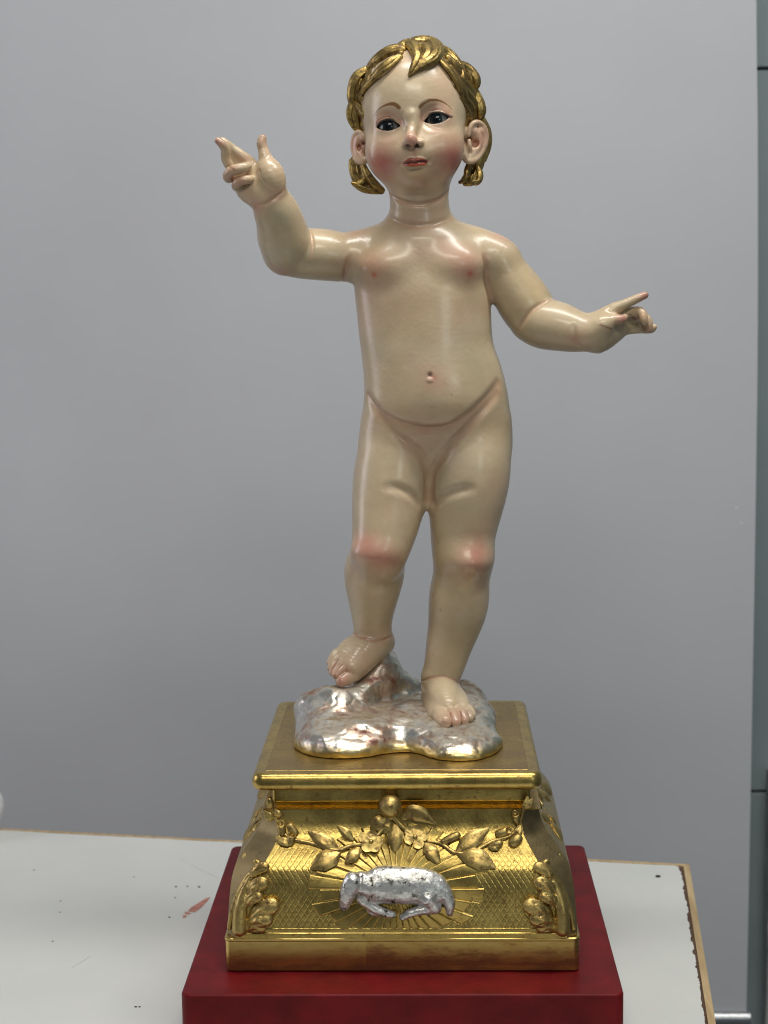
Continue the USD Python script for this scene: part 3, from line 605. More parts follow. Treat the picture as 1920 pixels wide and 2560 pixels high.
for p, r, c, a in (((954, 408), 44, ROSE, .88), ((948, 442), 32, ROSE, .35), ((1130, 400), 50, ROSE, .88), ((1138, 430), 36, ROSE, .35), ((1028, 346), 16, ROSE, .65), ((1030, 366), 16, ROSE, .45), ((1034, 385), 10, ROSE, .35), ((1045, 455), 30, (.50, .24, .14), .55), ((1040, 425), 20, OCHRE, .35),
                   ((968, 290), 26, PINK, .45), ((1091, 274), 30, PINK, .50), ((1002, 306), 13, ROSE, .55), ((1054, 294), 13, ROSE, .55), ((968, 336), 24, PINK, .35), ((1092, 318), 26, PINK, .35),
                   ((945, 312), 14, ROSE, .3), ((1122, 296), 14, ROSE, .3),
                   ((935, 665), 46, (.58, .27, .19), .55), ((1160, 655), 46, (.56, .27, .20), .60), ((1176, 690), 26, ROSE, .35), ((1075, 945), 34, PINK, .4), ((1110, 620), 30, PINK, .35), ((1050, 628), 44, PINK, .25),
                   ((925, 1380), (50, 150, 42), ROSE, .55), ((958, 1406), (46, 150, 34), ROSE, .55), ((905, 1352), 30, ROSE, .28), ((1192, 1385), (38, 150, 54), ROSE, .50), ((1168, 1420), 52, ROSE, .26), ((700, 680), 26, ROSE, .55), ((640, 515), 20, ROSE, .4), ((1440, 850), 26, ROSE, .4),
                   ((840, 1680), 40, ROSE, .45), ((858, 1706), 20, ROSE, .5), ((1140, 1795), 42, ROSE, .45), ((1060, 1745), 26, ROSE, .3), ((935, 1600), 30, PINK, .2), ((905, 1640), 36, PINK, .35),
                   ((575, 440), 30, ROSE, .35), ((600, 460), 30, ROSE, .3), ((548, 356), 18, ROSE, .5), ((660, 350), 22, ROSE, .35), ((615, 400), 18, ROSE, .3), ((690, 485), 24, ROSE, .35), ((1612, 740), 20, ROSE, .5), ((1555, 797), 18, ROSE, .5), ((1610, 800), 30, (.55, .28, .15), .5), ((1622, 825), 18, ROSE, .4),
                   ((1200, 340), 40, (.58, .30, .22), .6), ((1190, 354), 16, ROSE, .55), ((897, 368), 14, ROSE, .5), ((890, 370), 40, (.58, .28, .22), .6), ((1255, 590), 30, PINK, .45), ((890, 580), 30, PINK, .4), ((1048, 560), 60, PINK, .25), ((1060, 1095), 60, PINK, .35),
                   ((850, 680), 40, (.40, .28, .17), .5), ((740, 640), 50, GREEN, .4), ((705, 535), 36, GREEN, .5), ((1310, 720), 60, OCHRE, .35), ((1060, 240), 80, (.60, .47, .30), .3), ((1200, 900), 60, GREEN, .35), ((1060, 780), 60, OCHRE, .25), ((1150, 1620), 40, GREEN, .4)):
    glow(h(*p), r, c, a)
for pts, (r, a) in zip(CREASES, [(7, .32), (7, .22), (7, .25), (4, .1), (4, .1), (4, .22), (3, .25), (4, .25), (5, .0), (2.5, .45), (2.5, .45), (6, .15), (5, .35), (5, .3), (6, .4)]):
    line(pts, r, (.44, .18, .12), a, 1.6)
for px in ((935, 687), (1175, 684)): glow(h(*px), 7, (.55, .13, .08), .8)
glow(h(1074, 938), 8, (.20, .10, .07), .7); glow(h(1084, 944), 7, ROSE, .6)
# lips, brows, lashes, nostrils
upl = [Hd(*q) for q in catmull(up, 17)]; lol = [Hd(*q) for q in catmull(lo, 17)]
lip1 = np.array([h(*q) for q in ((1012, 409.5), (1018, 404), (1027, 399.5), (1036, 401), (1045, 398), (1055, 400.5), (1065, 404.5))]); lip2 = np.array([h(*q) for q in ((1018, 411), (1028, 411.5), (1038, 411.8), (1048, 410), (1060, 407.8))])
line(lip1, 4.2, (.30, .036, .022), .93, .5); line(lip2, 4.4, (.52, .075, .036), .94, .5)
line(np.array(part), 2.3, (.07, .014, .011), .92, .6)
def brow(pix, rs, col=(.20, .095, .028)):
    pts = np.array([h(*p) for p in pix]); q = catmull(np.c_[pts, rs], 30)
    for a, b in zip(q[:-1], q[1:]): line(np.array([a[:3], b[:3]]), max(.5*(a[3]+b[3]), .6), col, .86, .55)
brow([(998, 269), (987, 261), (974, 260), (957, 266), (944, 276), (933, 292)], [3.6, 3.4, 2.6, 1.7, 1.0, .5])
brow([(1050, 267), (1061, 256), (1078, 250), (1098, 251.5), (1117, 261), (1131, 274)], [3.6, 3.4, 2.6, 1.8, 1.1, .5])
for c, sgn, e in EYES:
    tilt = rotm(2, sgn*.05)
    def rim(sag, sg, n=15, hw=31.0, out=0.0):
        R = (hw*hw+sag*sag)/(2*sag); o = []
        for x in np.linspace(-hw, hw, n):
            y = sg*(math.sqrt(max(R*R-x*x, 0))-(R-sag)); z = math.sqrt(max(34.5**2-x*x-y*y, 1)); o.append(Hd(*(c+tilt@np.array([x, y+.5+out, z]))))
        return np.array(o)
    line(rim(14.5, 1, out=1.5), 3.6, (.022, .013, .010), .96, .7); line(rim(9.5, -1), 1.6, (.12, .045, .035), .85, .8)
    line(rim(14.5, 1, out=9), 1.6, (.62, .36, .22), .6, 1.2); line(rim(14.5, 1, out=16), 5, (.42, .20, .14), .40, 1.4)
    line(np.array([Hd(*(c+tilt@np.array([sgn*30, 2, 18]))), Hd(*(c+tilt@np.array([sgn*37, 3, 12])))]), 2.2, (.05, .025, .02), .8, .8)
    line(np.array([Hd(*(c+tilt@np.array([-sgn*30, 0, 20]))), Hd(*(c+tilt@np.array([-sgn*33, -1, 18])))]), 2.0, (.12, .04, .03), .7, .8)
for n_ in (nl, nr): glow(Hd(*(n_+[1, 1, -3])), 8.0, (.045, .014, .012), .97)
for a_, b_ in (((1126, 1782), (1130, 1812)), ((1152, 1779), (1154, 1813)), ((1170, 1776), (1173, 1800)), ((868, 1676), (848, 1700)), ((855, 1661), (836, 1690)), ((846, 1648), (828, 1678)), ((578, 447), (612, 438)), ((586, 424), (572, 414)), ((1575, 786), (1590, 800)), ((1500, 812), (1530, 822))):  # gaps between toes and fingers, their darkness put into the paint
    line(np.array([h(a_[0]+(b_[0]-a_[0])*t, a_[1]+(b_[1]-a_[1])*t) for t in (0, .33, .66, 1)]), 1.8, (.26, .10, .07), .6, 1.0)
for p_ in ((1112, 1803), (1142, 1804), (1163, 1799), (853, 1703), (838, 1690), (541, 353), (660, 337), (1617, 737), (1560, 795)): glow(h(*p_), 6, (.40, .16, .13), .55)
_sp = np.random.default_rng(11)
for i_ in _sp.integers(0, len(bodyV), 46):            # fly specks and little losses in the old varnish
    glow(bodyV[i_], _sp.uniform(1.4, 2.6), (.16, .10, .06), _sp.uniform(.35, .8))
paint = np.clip(paint, .01, .9)
obj('body', (bodyV-[0, Y0, 0], bodyF), M['skin'], statue, smooth=True, paint=paint)
# glass eyes, looking up past the viewer's left
def eye_mesh(c, gaze):
    R_ = 31.0; m = trimesh.creation.icosphere(5, 1.0); v = np.array(m.vertices); g = gaze/np.linalg.norm(gaze); a = np.degrees(np.arccos(np.clip(v@g, -1, 1)))
    col = np.tile(np.array([.15, .15, .15]), (len(v), 1))  # dim whites: the shade of the lashes is put into this grey
    t = np.clip((30.5-a)/2.5, 0, 1)[:, None]; iris = np.array([.007, .013, .017])+np.clip((a-14)/12, 0, 1)[:, None]*np.array([.008, .017, .020])*(.6+.8*meshkit.noise(v*14))[:, None]
    iris = np.where((a > 24)[:, None], iris*.45, iris); col += t*(iris-col)
    t = np.clip((12.5-a)/1.5, 0, 1)[:, None]; col += t*(np.array([.004, .004, .005])-col)
    v = v*(R_+1.6*np.clip(1-a/30, 0, 1)**.7)[:, None]
    return np.array([Hd(*(c+q)) for q in v]), m.faces, col
M['eye'] = usdmat('glass_eye', {'a': ('attribute', {'attribute': 'paint'}), 'p': ('principled_bsdf', {'roughness': .12, 'specular_ior_level': .35, 'coat_weight': .2, 'coat_roughness': .04})}, [('a.color', 'p.base_color')])
for c, sgn, e in EYES:
    gz = np.array([-.02-.05*(sgn < 0), .05, 1.0])
    v, f, col = eye_mesh(c, gz); obj('eye', (v-[0, Y0, 0], f), M['eye'], statue, smooth=True, paint=col)

# ---- gilded hair: a cap and locks, each lock a bundle of gouged strands
SK = Hd(0, 52, -34)
capf = Field(); capf.ell(SK, np.array([137, 137, 150])*S, HR, .001, 'u')
def on_cap(px, py, lift=0.0):
    lift = lift*.8-7
    p = capf.hit(px, py); q = (p-SK)@HR/(np.array([137, 137, 150])*S); q = p if np.linalg.norm(q) < 1.06 else SK+HR@((q/np.linalg.norm(q))*np.array([137, 137, 150])*S)
    d = p-SK; return p+d/np.linalg.norm(d)*lift*S
def lock_field(pix, width, m=4, lift=6, fat=1.0, depth=None, k=2.6, curlup=0.0):
    """pix: (px, py[, lift[, extra depth]]) from root to tip; width along it."""
    pts = []
    for q in pix:
        p = on_cap(q[0], q[1], lift+(q[2] if len(q) > 2 else 0))
        if len(q) > 3: p = P(q[0], q[1], q[3])
        pts.append(p)
    pts = np.array(pts); wd = np.interp(np.linspace(0, 1, len(pts)), np.linspace(0, 1, len(width)), width)
    n = max(10, 5*(len(pts)-1)+1); q = catmull(np.c_[pts, wd], n); c, w = q[:, :3], np.maximum(q[:, 3], 1.5)*S
    t = np.gradient(c, axis=0); t /= np.linalg.norm(t, axis=1)[:, None]
    nn = c-SK; nn /= np.linalg.norm(nn, axis=1)[:, None]; toc = CAM-c; toc /= np.linalg.norm(toc, axis=1)[:, None]
    nn = nn*.55+toc*.45
    side = np.cross(t, nn); side /= np.linalg.norm(side, axis=1)[:, None]; nrm = np.cross(side, t)
    F = Field()
    for i in range(m):
        u = (i+.5)/m*2-1
        wv = 1+.10*np.sin(np.linspace(0, 7, len(c))+i*1.9)
        cc = c+side*(w*u*.5*(1-.5/m)*wv)[:, None]+nrm*(w*.28*fat*(1-u*u)-w*.06*(i % 2))[:, None]
        F.tube(cc, w/m*.60, 1.6*S, 'u', n)
    F.tube(c-nrm*(w*.10)[:, None], w*.36*fat, 5*S, 'u', n)
    return F
cap = Field()
cap.ell(Hd(0, 52, -44), np.array([146, 134, 144])*S, HR, .002)
cap.ell(Hd(-2, 30, -58), np.array([159, 118, 118])*S, HR, 8*S)
cap.ell(Hd(0, -40, -70), np.array([118, 90, 92])*S, HR, 20*S)
def face_cut(p):       # keeps the cap off the face: a slanting oval front
    q = (p-HC)@HR/S
    d = np.sqrt((q[..., 0]/118)**2+((q[..., 1]-10)/150)**2)
    return np.maximum((d-1)*118, -(q[..., 2]+52-.42*np.maximum(q[..., 1]-60, 0)))*S
cap.op(face_cut, HC-.09, HC+.09, 5*S, 's')
def gouge(p):
    q = (p-SK)@HR/S; a = np.arctan2(q[..., 0], q[..., 1]+.001)
    return S*2.2*np.sin(a*30+q[..., 2]*.10+3*np.sin(q[..., 2]*.035+a*3))
cap.op(gouge, HC-.09, HC+.09, 0, 'd')
hair = obj('hair', local(cap.mesh(.0009, smooth=3)), M['hair_gold'], statue, smooth=True)
LOCKS = [
 # crown sweep to the left and the fringe below it
 ([(1004, 122, 0), (975, 130, 2), (945, 148, 2), (920, 172, 0), (906, 200, -2)], [34, 42, 38, 26, 10], 7), ([(1000, 140, -2), (972, 158, 0), (944, 180, 0), (922, 200, 0), (928, 188, 8)], [22, 30, 24, 14, 5], 4),
 ([(990, 150, -3), (960, 172, -3), (930, 198, -3), (908, 226, -4), (900, 248, -4)], [16, 18, 18, 14, 6], 3),
 # left side, coming down in waves
 ([(915, 172, 0), (892, 190, 2), (880, 220, 2), (878, 250, 2), (890, 272, 4)], [22, 30, 30, 26, 12], 5), ([(905, 200, 0), (896, 228, 2), (892, 255, 2), (884, 280, 4)], [14, 18, 16, 8], 3),
 ([(880, 255, 2), (874, 275, 3), (876, 300, 3), (886, 326, 0)], [16, 20, 18, 8], 3), ([(888, 258, 6), (903, 270, 7), (914, 290, 6), (912, 312, 6), (900, 322, 6), (891, 310, 8), (896, 297, 10)], [14, 18, 18, 16, 14, 10, 6], 3),
 # the big forelock in two sweeps meeting in a point
 ([(1000, 132, 0), (1004, 116, 0), (1022, 112, 3), (1038, 128, 8), (1042, 150, 12), (1032, 172, 10), (1022, 190, 4)], [18, 30, 36, 34, 26, 15, 6], 6),
 ([(1018, 112, -2), (1044, 102, 1), (1074, 108, 4), (1088, 130, 8), (1078, 152, 12), (1050, 168, 8), (1024, 189, 3)], [22, 34, 44, 44, 38, 22, 6], 7), ([(1040, 116, 4), (1064, 126, 10), (1066, 146, 14), (1044, 166, 9)], [20, 30, 28, 10], 4),
 # right of the forelock, down the right side
 ([(1088, 122, 0), (1114, 130, 3), (1140, 156, 3), (1156, 190, 2), (1164, 222, 0)], [26, 34, 36, 30, 14], 6), ([(1098, 148, -2), (1122, 172, 0), (1142, 204, 0), (1156, 240, -2), (1164, 270, -4)], [16, 20, 22, 20, 8], 4),
 ([(1140, 158, 4), (1168, 172, 6), (1188, 194, 6), (1190, 214, 6), (1180, 226, 6)], [18, 26, 26, 20, 8], 5), ([(1160, 205, 2), (1184, 232, 4), (1200, 262, 4), (1203, 288, 2), (1194, 304, 0)], [22, 32, 34, 28, 12], 5),
 ([(1158, 222, 0), (1170, 250, 0), (1178, 280, 0), (1180, 304, 0)], [18, 22, 20, 8], 3),
 # the hairline and the bed of strands at the sides
 ([(1096, 152, 8), (1116, 174, 8), (1135, 200, 8), (1147, 224, 7), (1155, 248, 5)], [9, 13, 14, 13, 6], 3), ([(1000, 146, 7), (972, 172, 8), (940, 196, 8), (914, 222, 7), (902, 246, 5)], [9, 12, 13, 12, 6], 3), ([(1118, 142, 2), (1150, 176, 3), (1174, 216, 3), (1190, 258, 2)], [20, 26, 26, 12], 4),
 ([(1126, 166, 0), (1148, 204, 1), (1162, 244, 2), (1172, 292, 2)], [18, 24, 24, 12], 4), ([(1176, 180, 0), (1180, 205, 0), (1176, 235, 0)], [26, 30, 20], 4), ([(1180, 240, 0), (1186, 270, 0), (1188, 300, 0)], [26, 30, 20], 4), ([(900, 196, 2), (890, 225, 2), (890, 250, 2)], [22, 28, 22], 4), ([(888, 262, 0), (886, 290, 0), (892, 318, 0)], [26, 30, 20], 4),
 # behind the ears and the curls at the nape
 ([(1200, 290, 0, -50), (1216, 325, 0, -52), (1220, 360, 0, -52), (1208, 400, 0, -46)], [20, 26, 26, 20], 3),
 ([(1206, 388, 0, -40), (1196, 412, 0, -34), (1192, 436, 0, -26), (1178, 456, 0, -18), (1160, 460, 0, -14)], [24, 28, 28, 22, 10], 4), ([(1176, 408, 0, -24), (1170, 428, 0, -14), (1166, 446, 0, -8), (1148, 456, 0, -8)], [20, 24, 20, 8], 3),
 ([(1192, 416, 0, -22), (1200, 438, 0, -14), (1192, 456, 0, -8), (1178, 452, 0, -4), (1182, 438, 0, 0)], [12, 20, 18, 14, 6], 3),
 ([(906, 412, 0, -30), (912, 434, 0, -22), (904, 456, 0, -16), (890, 462, 0, -12), (880, 456, 0, -10)], [20, 26, 24, 18, 7], 4), ([(912, 420, 0, -14), (924, 444, 0, -8), (938, 462, 0, -10), (956, 476, 0, -22)], [16, 24, 26, 18], 4),
 ([(888, 462, 0, -12), (908, 472, 0, -14), (932, 476, 0, -20), (956, 478, 0, -30)], [14, 22, 24, 20], 3), ([(1204, 392, 0, -50), (1188, 425, 0, -46), (1166, 452, 0, -42)], [30, 40, 34], 4), ([(884, 400, 0, -50), (888, 425, 0, -50), (900, 450, 0, -50), (930, 470, 0, -50)], [30, 40, 44, 40], 4),
]
for pix, wd, m in LOCKS:
    obj('curl', local(lock_field(pix, wd, m+2).mesh(.0008, smooth=1)), M['hair_gold'], hair, smooth=True)

# ---- the silver cloud under the feet
cf = Field()
def CE(x, y, z, rx, ry, rz, k=.014, mode='u', rot=0.0):
    R = np.array([[math.cos(rot), -math.sin(rot), 0], [math.sin(rot), math.cos(rot), 0], [0, 0, 1]])
    cf.ell((x, y, z), (rx, ry, rz), R, k, mode)
CE(-.042, -.029, .004, .041, .043, .0205); CE(.047, -.034, .002, .036, .045, .0165); CE(.0, -.012, .004, .055, .040, .018)
CE(-.050, .010, .008, .030, .040, .022); CE(.055, .020, .006, .026, .045, .020); CE(.008, .030, .006, .060, .045, .018)
CE(.052, .060, .010, .022, .022, .022, .010); CE(-.040, .050, .010, .036, .030, .020)
CE(.030, .055, .008, .030, .026, .016)
CE(-.062, -.004, .010, .018, .030, .019, .012)
# the crest the raised foot leans on
cf.tube([PZ(957, 1662, .054)+[0, .052-PZ(957, 1662, .054)[1], 0], P(930, 1698, y=.030), P(892, 1742, y=.008), P(855, 1768, y=-.010)], [.007, .012, .010, .007], .012, 'u', 20)
cf.tube([P(957, 1656, y=.050), P(990, 1700, y=.052), P(1030, 1740, y=.056)], [.007, .011, .013], .014, 'u', 16)
cf.tube([P(940, 1700, y=.04), P(930, 1730, y=.045)], [.02, .026], .014)
cf.tube([P(842, 1738, y=.0), P(815, 1752, y=.006), P(780, 1770, y=.008)], [.008, .012, .014], .012)
cf.tube([P(1010, 1900, y=-.066), P(1008, 1862, y=-.066), P(1002, 1832, y=-.05)], [.005, .006, .004], .014, 's', 12)
cf.tube([P(880, 1850, y=-.070), P(900, 1815, y=-.055)], [.003, .003], .010, 's', 8)
def wrinkle(p): return (meshkit.fbm(p*40, 3, 5)-.5)*.0030+(meshkit.noise(p*150, 2)-.5)*.0005+np.abs(meshkit.noise(p*62, 8)-.5)*.0030-np.minimum(np.abs(meshkit.fbm(p*90, 2, 12)-.5), .12)*.004
cf.op(wrinkle, [-.12, -.12, -.03], [.12, .12, .1], 0, 'd')
cf.op(lambda p: .0002-p[..., 2], [-.2, -.2, -.2], [.2, .2, .0], .001, 'c')
_mx = Field.mix
def mix2(d, e, k, mode):
    return np.maximum(d, e) if mode == 'c' else _mx(d, e, k, mode)
Field.mix = staticmethod(mix2)
# sit under the soles
for pts in (((1094, 1752, -20, 26), (1100, 1772, 70, 26), (1112, 1792, 150, 22), (1118, 1799, 190, 20)), ((1130, 1752, 0, 28), (1150, 1772, 100, 24), (1158, 1790, 160, 19)), ((1164, 1774, 110, 15), (1178, 1784, 140, 13)),
            ((925, 1640, -28, 28), (884, 1684, 30, 22), (856, 1702, 68, 18)), ((905, 1618, -38, 34), (858, 1652, 20, 26), (832, 1682, 62, 13))):
    cf.tube([P(x, y, w) for x, y, w, r in pts], [rad(r, w)+.0002 for x, y, w, r in pts], .0035, 's', 20)
cv, cfc = cf.mesh(.0011, smooth=1)
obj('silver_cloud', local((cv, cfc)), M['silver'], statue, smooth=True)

# ------------------------------------------------------------------ gilded pedestal
ped = thing('pedestal', 'gilded carved pedestal with garlands and a silver lamb on its front', 'pedestal', (0, 0, 0))
BX, BY = .0032, .0028
fz = np.array([-.030, -.040, -.048, -.056, -.064, -.072, -.085, -.100, -.1215])
yf = PchipInterpolator(fz[::-1], np.array([.1050, .1064, .1096, .1154, .1216, .1266, .1300, .1313, .1322])[::-1])
xb = PchipInterpolator(fz[::-1], np.array([.0916, .0916, .0926, .0966, .1016, .1060, .1118, .1176, .1240])[::-1])
LC = None
def fs(px, py, lift=0.0):            # a drawn point on the front face
    y = BY-.12
    for _ in range(14):
        p = P(px, py, y=y); y = BY-float(yf(np.clip(p[2], -.1215, -.030)))
    n = fnorm(p[2]); return p+n*lift*S
def fnorm(z):
    z = np.clip(z, -.1215, -.030); d = float(yf(z, 1)); n = np.array([0, -1.0, -d]); return n/np.linalg.norm(n)
zs = np.linspace(-.1215, -.030, 320); us = np.linspace(-1, 1, 760)
lam = fs(990, 2222)
arc = np.r_[0, np.cumsum(np.hypot(np.diff(zs), np.diff(yf(zs))))]
arc_l = np.interp(lam[2], zs, arc)
def relief(x, z):
    """Height of the tooled gesso on the front, in metres."""
    a = np.interp(z, zs, arc)-arc_l; X = x-lam[0]
    th = np.arctan2(a, X); nr_ = 36
    q = (th/(2*np.pi)*nr_) % 1.0; idn = np.floor(th/(2*np.pi)*nr_).astype(int)
    hash_ = meshkit.noise(np.stack([idn*1.7+.5, idn*0+.5, idn*0+.5], -1))
    rx = .066+.008*(idn % 2)-.012*hash_; rz_ = np.where(a > 0, .046, .034)+.004*(idn % 2)
    r = np.sqrt((X/rx)**2+(a/rz_)**2)
    inside = r < 1
    ray_h = .0013*(q-.5)*np.clip((1.12-r)*8, 0, 1)*np.clip(r*3-.6, 0, 1)+.0005-.0004*np.exp(-(np.minimum(q, 1-q)/.07)**2)*np.clip(r*3-.8, 0, 1)
    s1 = ((X/.0046+a/.0074) % 1.0); s2 = ((X/.0046-a/.0074) % 1.0)
    wid = .10
    lat = -.00017*np.maximum(np.exp(-((s1-.5)/wid)**2), np.exp(-((s2-.5)/wid)**2))
    lat = lat*np.clip((a+.036)/.012, 0, 1)*np.clip(1.3-a/.030, .25, 1)
    out = np.where(inside, ray_h, lat)
    low = np.interp(z, [-.1215, -.1178, -.1172, -.1145, -.1138, -.03], [.0012, .0012, .0004, .0004, 0, 0])
    # a zigzag under the lamb
    zg = np.abs(((X/.0135) % 1.0)-.5)*2; zig = -.00035*np.exp(-((a+.0305-.0045*zg)/.0006)**2)*(np.abs(X) < .043)
    return np.where(a < -.030, zig, out)+low
X = us[None, :]*xb(zs)[:, None]; Z = np.repeat(zs[:, None], len(us), 1); Y = np.repeat(-yf(zs)[:, None], len(us), 1)
dz = yf(zs, 1); nl_ = np.sqrt(1+dz**2)
H = relief(X+BX, Z)
FP = np.stack([X, Y-H/nl_[:, None], Z-H*(dz/nl_)[:, None]], -1)
gfront = tri(grid_faces(*FP.shape[:2]))
def rotz(v, k): c, s_ = [(1, 0), (0, 1), (-1, 0), (0, -1)][k % 4]; return np.stack([v[..., 0]*c-v[..., 1]*s_, v[..., 0]*s_+v[..., 1]*c, v[..., 2]], -1)
obj('front_panel', (FP.reshape(-1, 3)+[BX, BY, 0], gfront), M['gold'], ped, smooth=True)
us2 = np.linspace(-1, 1, 90); zs2 = np.linspace(-.1215, -.030, 80)
SP = np.stack([us2[None, :]*xb(zs2)[:, None], np.repeat(-yf(zs2)[:, None], 90, 1), np.repeat(zs2[:, None], 90, 1)], -1)
for k in (1, 2, 3): obj('side_panel' if k != 2 else 'back_panel', (rotz(SP, k).reshape(-1, 3)+[BX, BY, 0], tri(grid_faces(*SP.shape[:2]))), M['gold'], ped, smooth=True)
t_ = np.linspace(0, 1, 8)
CP = np.stack([np.stack([xb(zs2)+(yf(zs2)-xb(zs2))*t, -yf(zs2)+(yf(zs2)-xb(zs2))*t, zs2], -1) for t in t_], 1)
for k in range(4): obj('corner_panel', (rotz(CP, k).reshape(-1, 3)+[BX, BY, 0], tri(grid_faces(*CP.shape[:2]))), M['matte_gold'], ped, smooth=True)
# slab, neck and base
def molded(profile, corner, mat, name, hx0, hy0, cx, cy, smooth=35):
    rs = []
    for ins, z in profile:
        x, y, q = hx0-ins, hy0-ins, max(corner-ins, .0006); o = []
        for ccx, ccy, a0 in ((x-q, y-q, 0), (-x+q, y-q, 90), (-x+q, -y+q, 180), (x-q, -y+q, 270)):
            for a in np.linspace(a0, a0+90, 7): o.append((ccx+q*math.cos(math.radians(a))+cx, ccy+q*math.sin(math.radians(a))+cy, z))
        rs.append(np.array(o))
    return obj(name, loft(rs), mat, ped, smooth=smooth)
bull = [(.0105, -.0142), (.0040, -.0139), (.0024, -.0133), (.0010, -.0118), (.0003, -.0098), (0, -.0080), (.0002, -.0060), (.0007, -.0042), (.0013, -.0029), (.0022, -.0018), (.0034, -.0010), (.0048, -.0006), (.0068, -.0004), (.012, -.0004)]
slabY = -.11+TD/2
molded(bull, .009, M['gold'], 'top_slab', .11, TD/2, 0, slabY)
M['top_gold'] = gold('worn_top_gold', (.46, .34, .13), (.36, .24, .09), (.17, .08, .04), (.34, .5), .58, .25)
molded([(.0102, -.00038), (.0104, -.0001), (.0108, 0), (.013, 0)], .004, M['top_gold'], 'top_panel', .11, TD/2, 0, slabY)
molded([(.0005, -.0262), (0, -.0254), (0, -.0150), (.001, -.0143)], .003, M['gold'], 'frieze_band', .0985, .0985, BX, BY)
molded([(.0065, -.0320), (.0055, -.0306), (.0036, -.0282), (.0022, -.0262)], .003, M['gold'], 'neck_cove', .1000, .1000, BX, BY)
molded([(.02, -.0304), (.0, -.0304), (.0, -.0300), (.0006, -.0296), (.02, -.0296)], .002, M['gold'], 'upper_fillet', .1058, .1058, BX, BY)
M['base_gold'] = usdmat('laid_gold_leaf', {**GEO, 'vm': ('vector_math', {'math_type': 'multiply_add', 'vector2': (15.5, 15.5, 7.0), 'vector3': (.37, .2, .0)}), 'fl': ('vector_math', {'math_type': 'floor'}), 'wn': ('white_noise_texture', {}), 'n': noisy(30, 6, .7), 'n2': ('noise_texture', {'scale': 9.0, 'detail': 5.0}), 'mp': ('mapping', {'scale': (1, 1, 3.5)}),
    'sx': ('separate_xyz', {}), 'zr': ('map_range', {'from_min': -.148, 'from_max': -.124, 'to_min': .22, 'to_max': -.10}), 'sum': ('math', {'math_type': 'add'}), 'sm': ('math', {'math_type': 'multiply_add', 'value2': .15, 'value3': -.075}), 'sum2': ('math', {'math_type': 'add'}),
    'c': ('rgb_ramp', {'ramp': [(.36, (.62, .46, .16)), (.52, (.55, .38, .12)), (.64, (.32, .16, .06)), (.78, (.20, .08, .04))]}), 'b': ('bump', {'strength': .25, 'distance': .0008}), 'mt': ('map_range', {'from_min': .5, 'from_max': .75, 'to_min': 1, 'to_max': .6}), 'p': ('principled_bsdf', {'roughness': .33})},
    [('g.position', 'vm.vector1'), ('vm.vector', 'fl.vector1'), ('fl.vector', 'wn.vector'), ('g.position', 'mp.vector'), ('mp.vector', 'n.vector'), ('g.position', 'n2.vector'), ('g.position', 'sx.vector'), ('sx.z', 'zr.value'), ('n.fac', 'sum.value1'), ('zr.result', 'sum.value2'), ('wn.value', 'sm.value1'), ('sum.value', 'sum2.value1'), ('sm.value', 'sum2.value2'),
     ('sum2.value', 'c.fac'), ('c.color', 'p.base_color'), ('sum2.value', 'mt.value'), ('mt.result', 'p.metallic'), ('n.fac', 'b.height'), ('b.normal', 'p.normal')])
BH = B/2
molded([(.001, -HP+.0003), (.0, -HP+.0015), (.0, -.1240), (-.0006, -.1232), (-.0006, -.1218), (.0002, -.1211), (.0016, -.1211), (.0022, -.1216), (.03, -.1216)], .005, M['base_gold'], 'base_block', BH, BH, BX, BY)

# carved ornaments laid on the faces
ORN = []            # (name, vertices, faces, parent key) kept to repeat the garland on the sides
def leaf(spine, widths, lift=(2, 8, 2), camber=.30, n=13, m=7, rib=1.6, thick=4, hollow=0.0):
    pts = np.array([fs(x, y) for x, y in spine]); c = catmull(pts, n); tt = np.linspace(0, 1, n)
    lf = np.interp(tt, np.linspace(0, 1, len(lift)), lift)*S; wd = np.interp(tt, np.linspace(0, 1, len(widths)), widths)*S*.68
    N = np.array([fnorm(p[2]) for p in c]); c = c+N*lf[:, None]
    t = np.gradient(c, axis=0); t /= np.linalg.norm(t, axis=1)[:, None]; sd = np.cross(t, N); sd /= np.linalg.norm(sd, axis=1)[:, None]
    v = np.linspace(-1, 1, m); top = []
    for vv in v:
        hgt = camber*wd*(1-vv*vv)-rib*S*math.exp(-(vv/.22)**2)*(wd/max(wd.max(), 1e-9))-hollow*wd*(1-vv*vv)
        top.append(c+sd*(wd*vv)[:, None]+N*hgt[:, None])
    top = np.stack(top, 1); bot = top-N[:, None, :]*thick*S
    V = np.vstack([top.reshape(-1, 3), bot.reshape(-1, 3)]); k = n*m
    i = np.arange(k).reshape(n, m); rim_ = np.r_[i[0, :-1], i[:-1, -1], i[-1, :0:-1], i[:0:-1, 0]]; q = np.stack([np.roll(rim_, -1), rim_, rim_+k, np.roll(rim_, -1)+k], 1)
    g = grid_faces(n, m); F = np.vstack([tri(g), tri(g[:, ::-1])+k, tri(q)])
    mm = trimesh.Trimesh(V, F, process=False); mm.fix_normals(); return np.array(mm.vertices), np.array(mm.faces)
def bud(a, b, ra, rb, cup=False, lift=(6, 10), h=.0007):
    F = Field(); pa, pb = fs(*a, lift[0]), fs(*b, lift[1]); F.tube([pa, (pa+pb)/2, pb], np.array([ra, max(ra, rb)*1.02, rb])*S, .001, 'u', 9)
    if cup:
        d = (pb-pa)/np.linalg.norm(pb-pa); d = d*.35+(CAM-pb)/np.linalg.norm(CAM-pb)*.65
        F.ell(pb+d*rb*.75*S, np.array([rb, rb, rb])*.78*S, None, .0006, 's')
    return F.mesh(h, smooth=1)
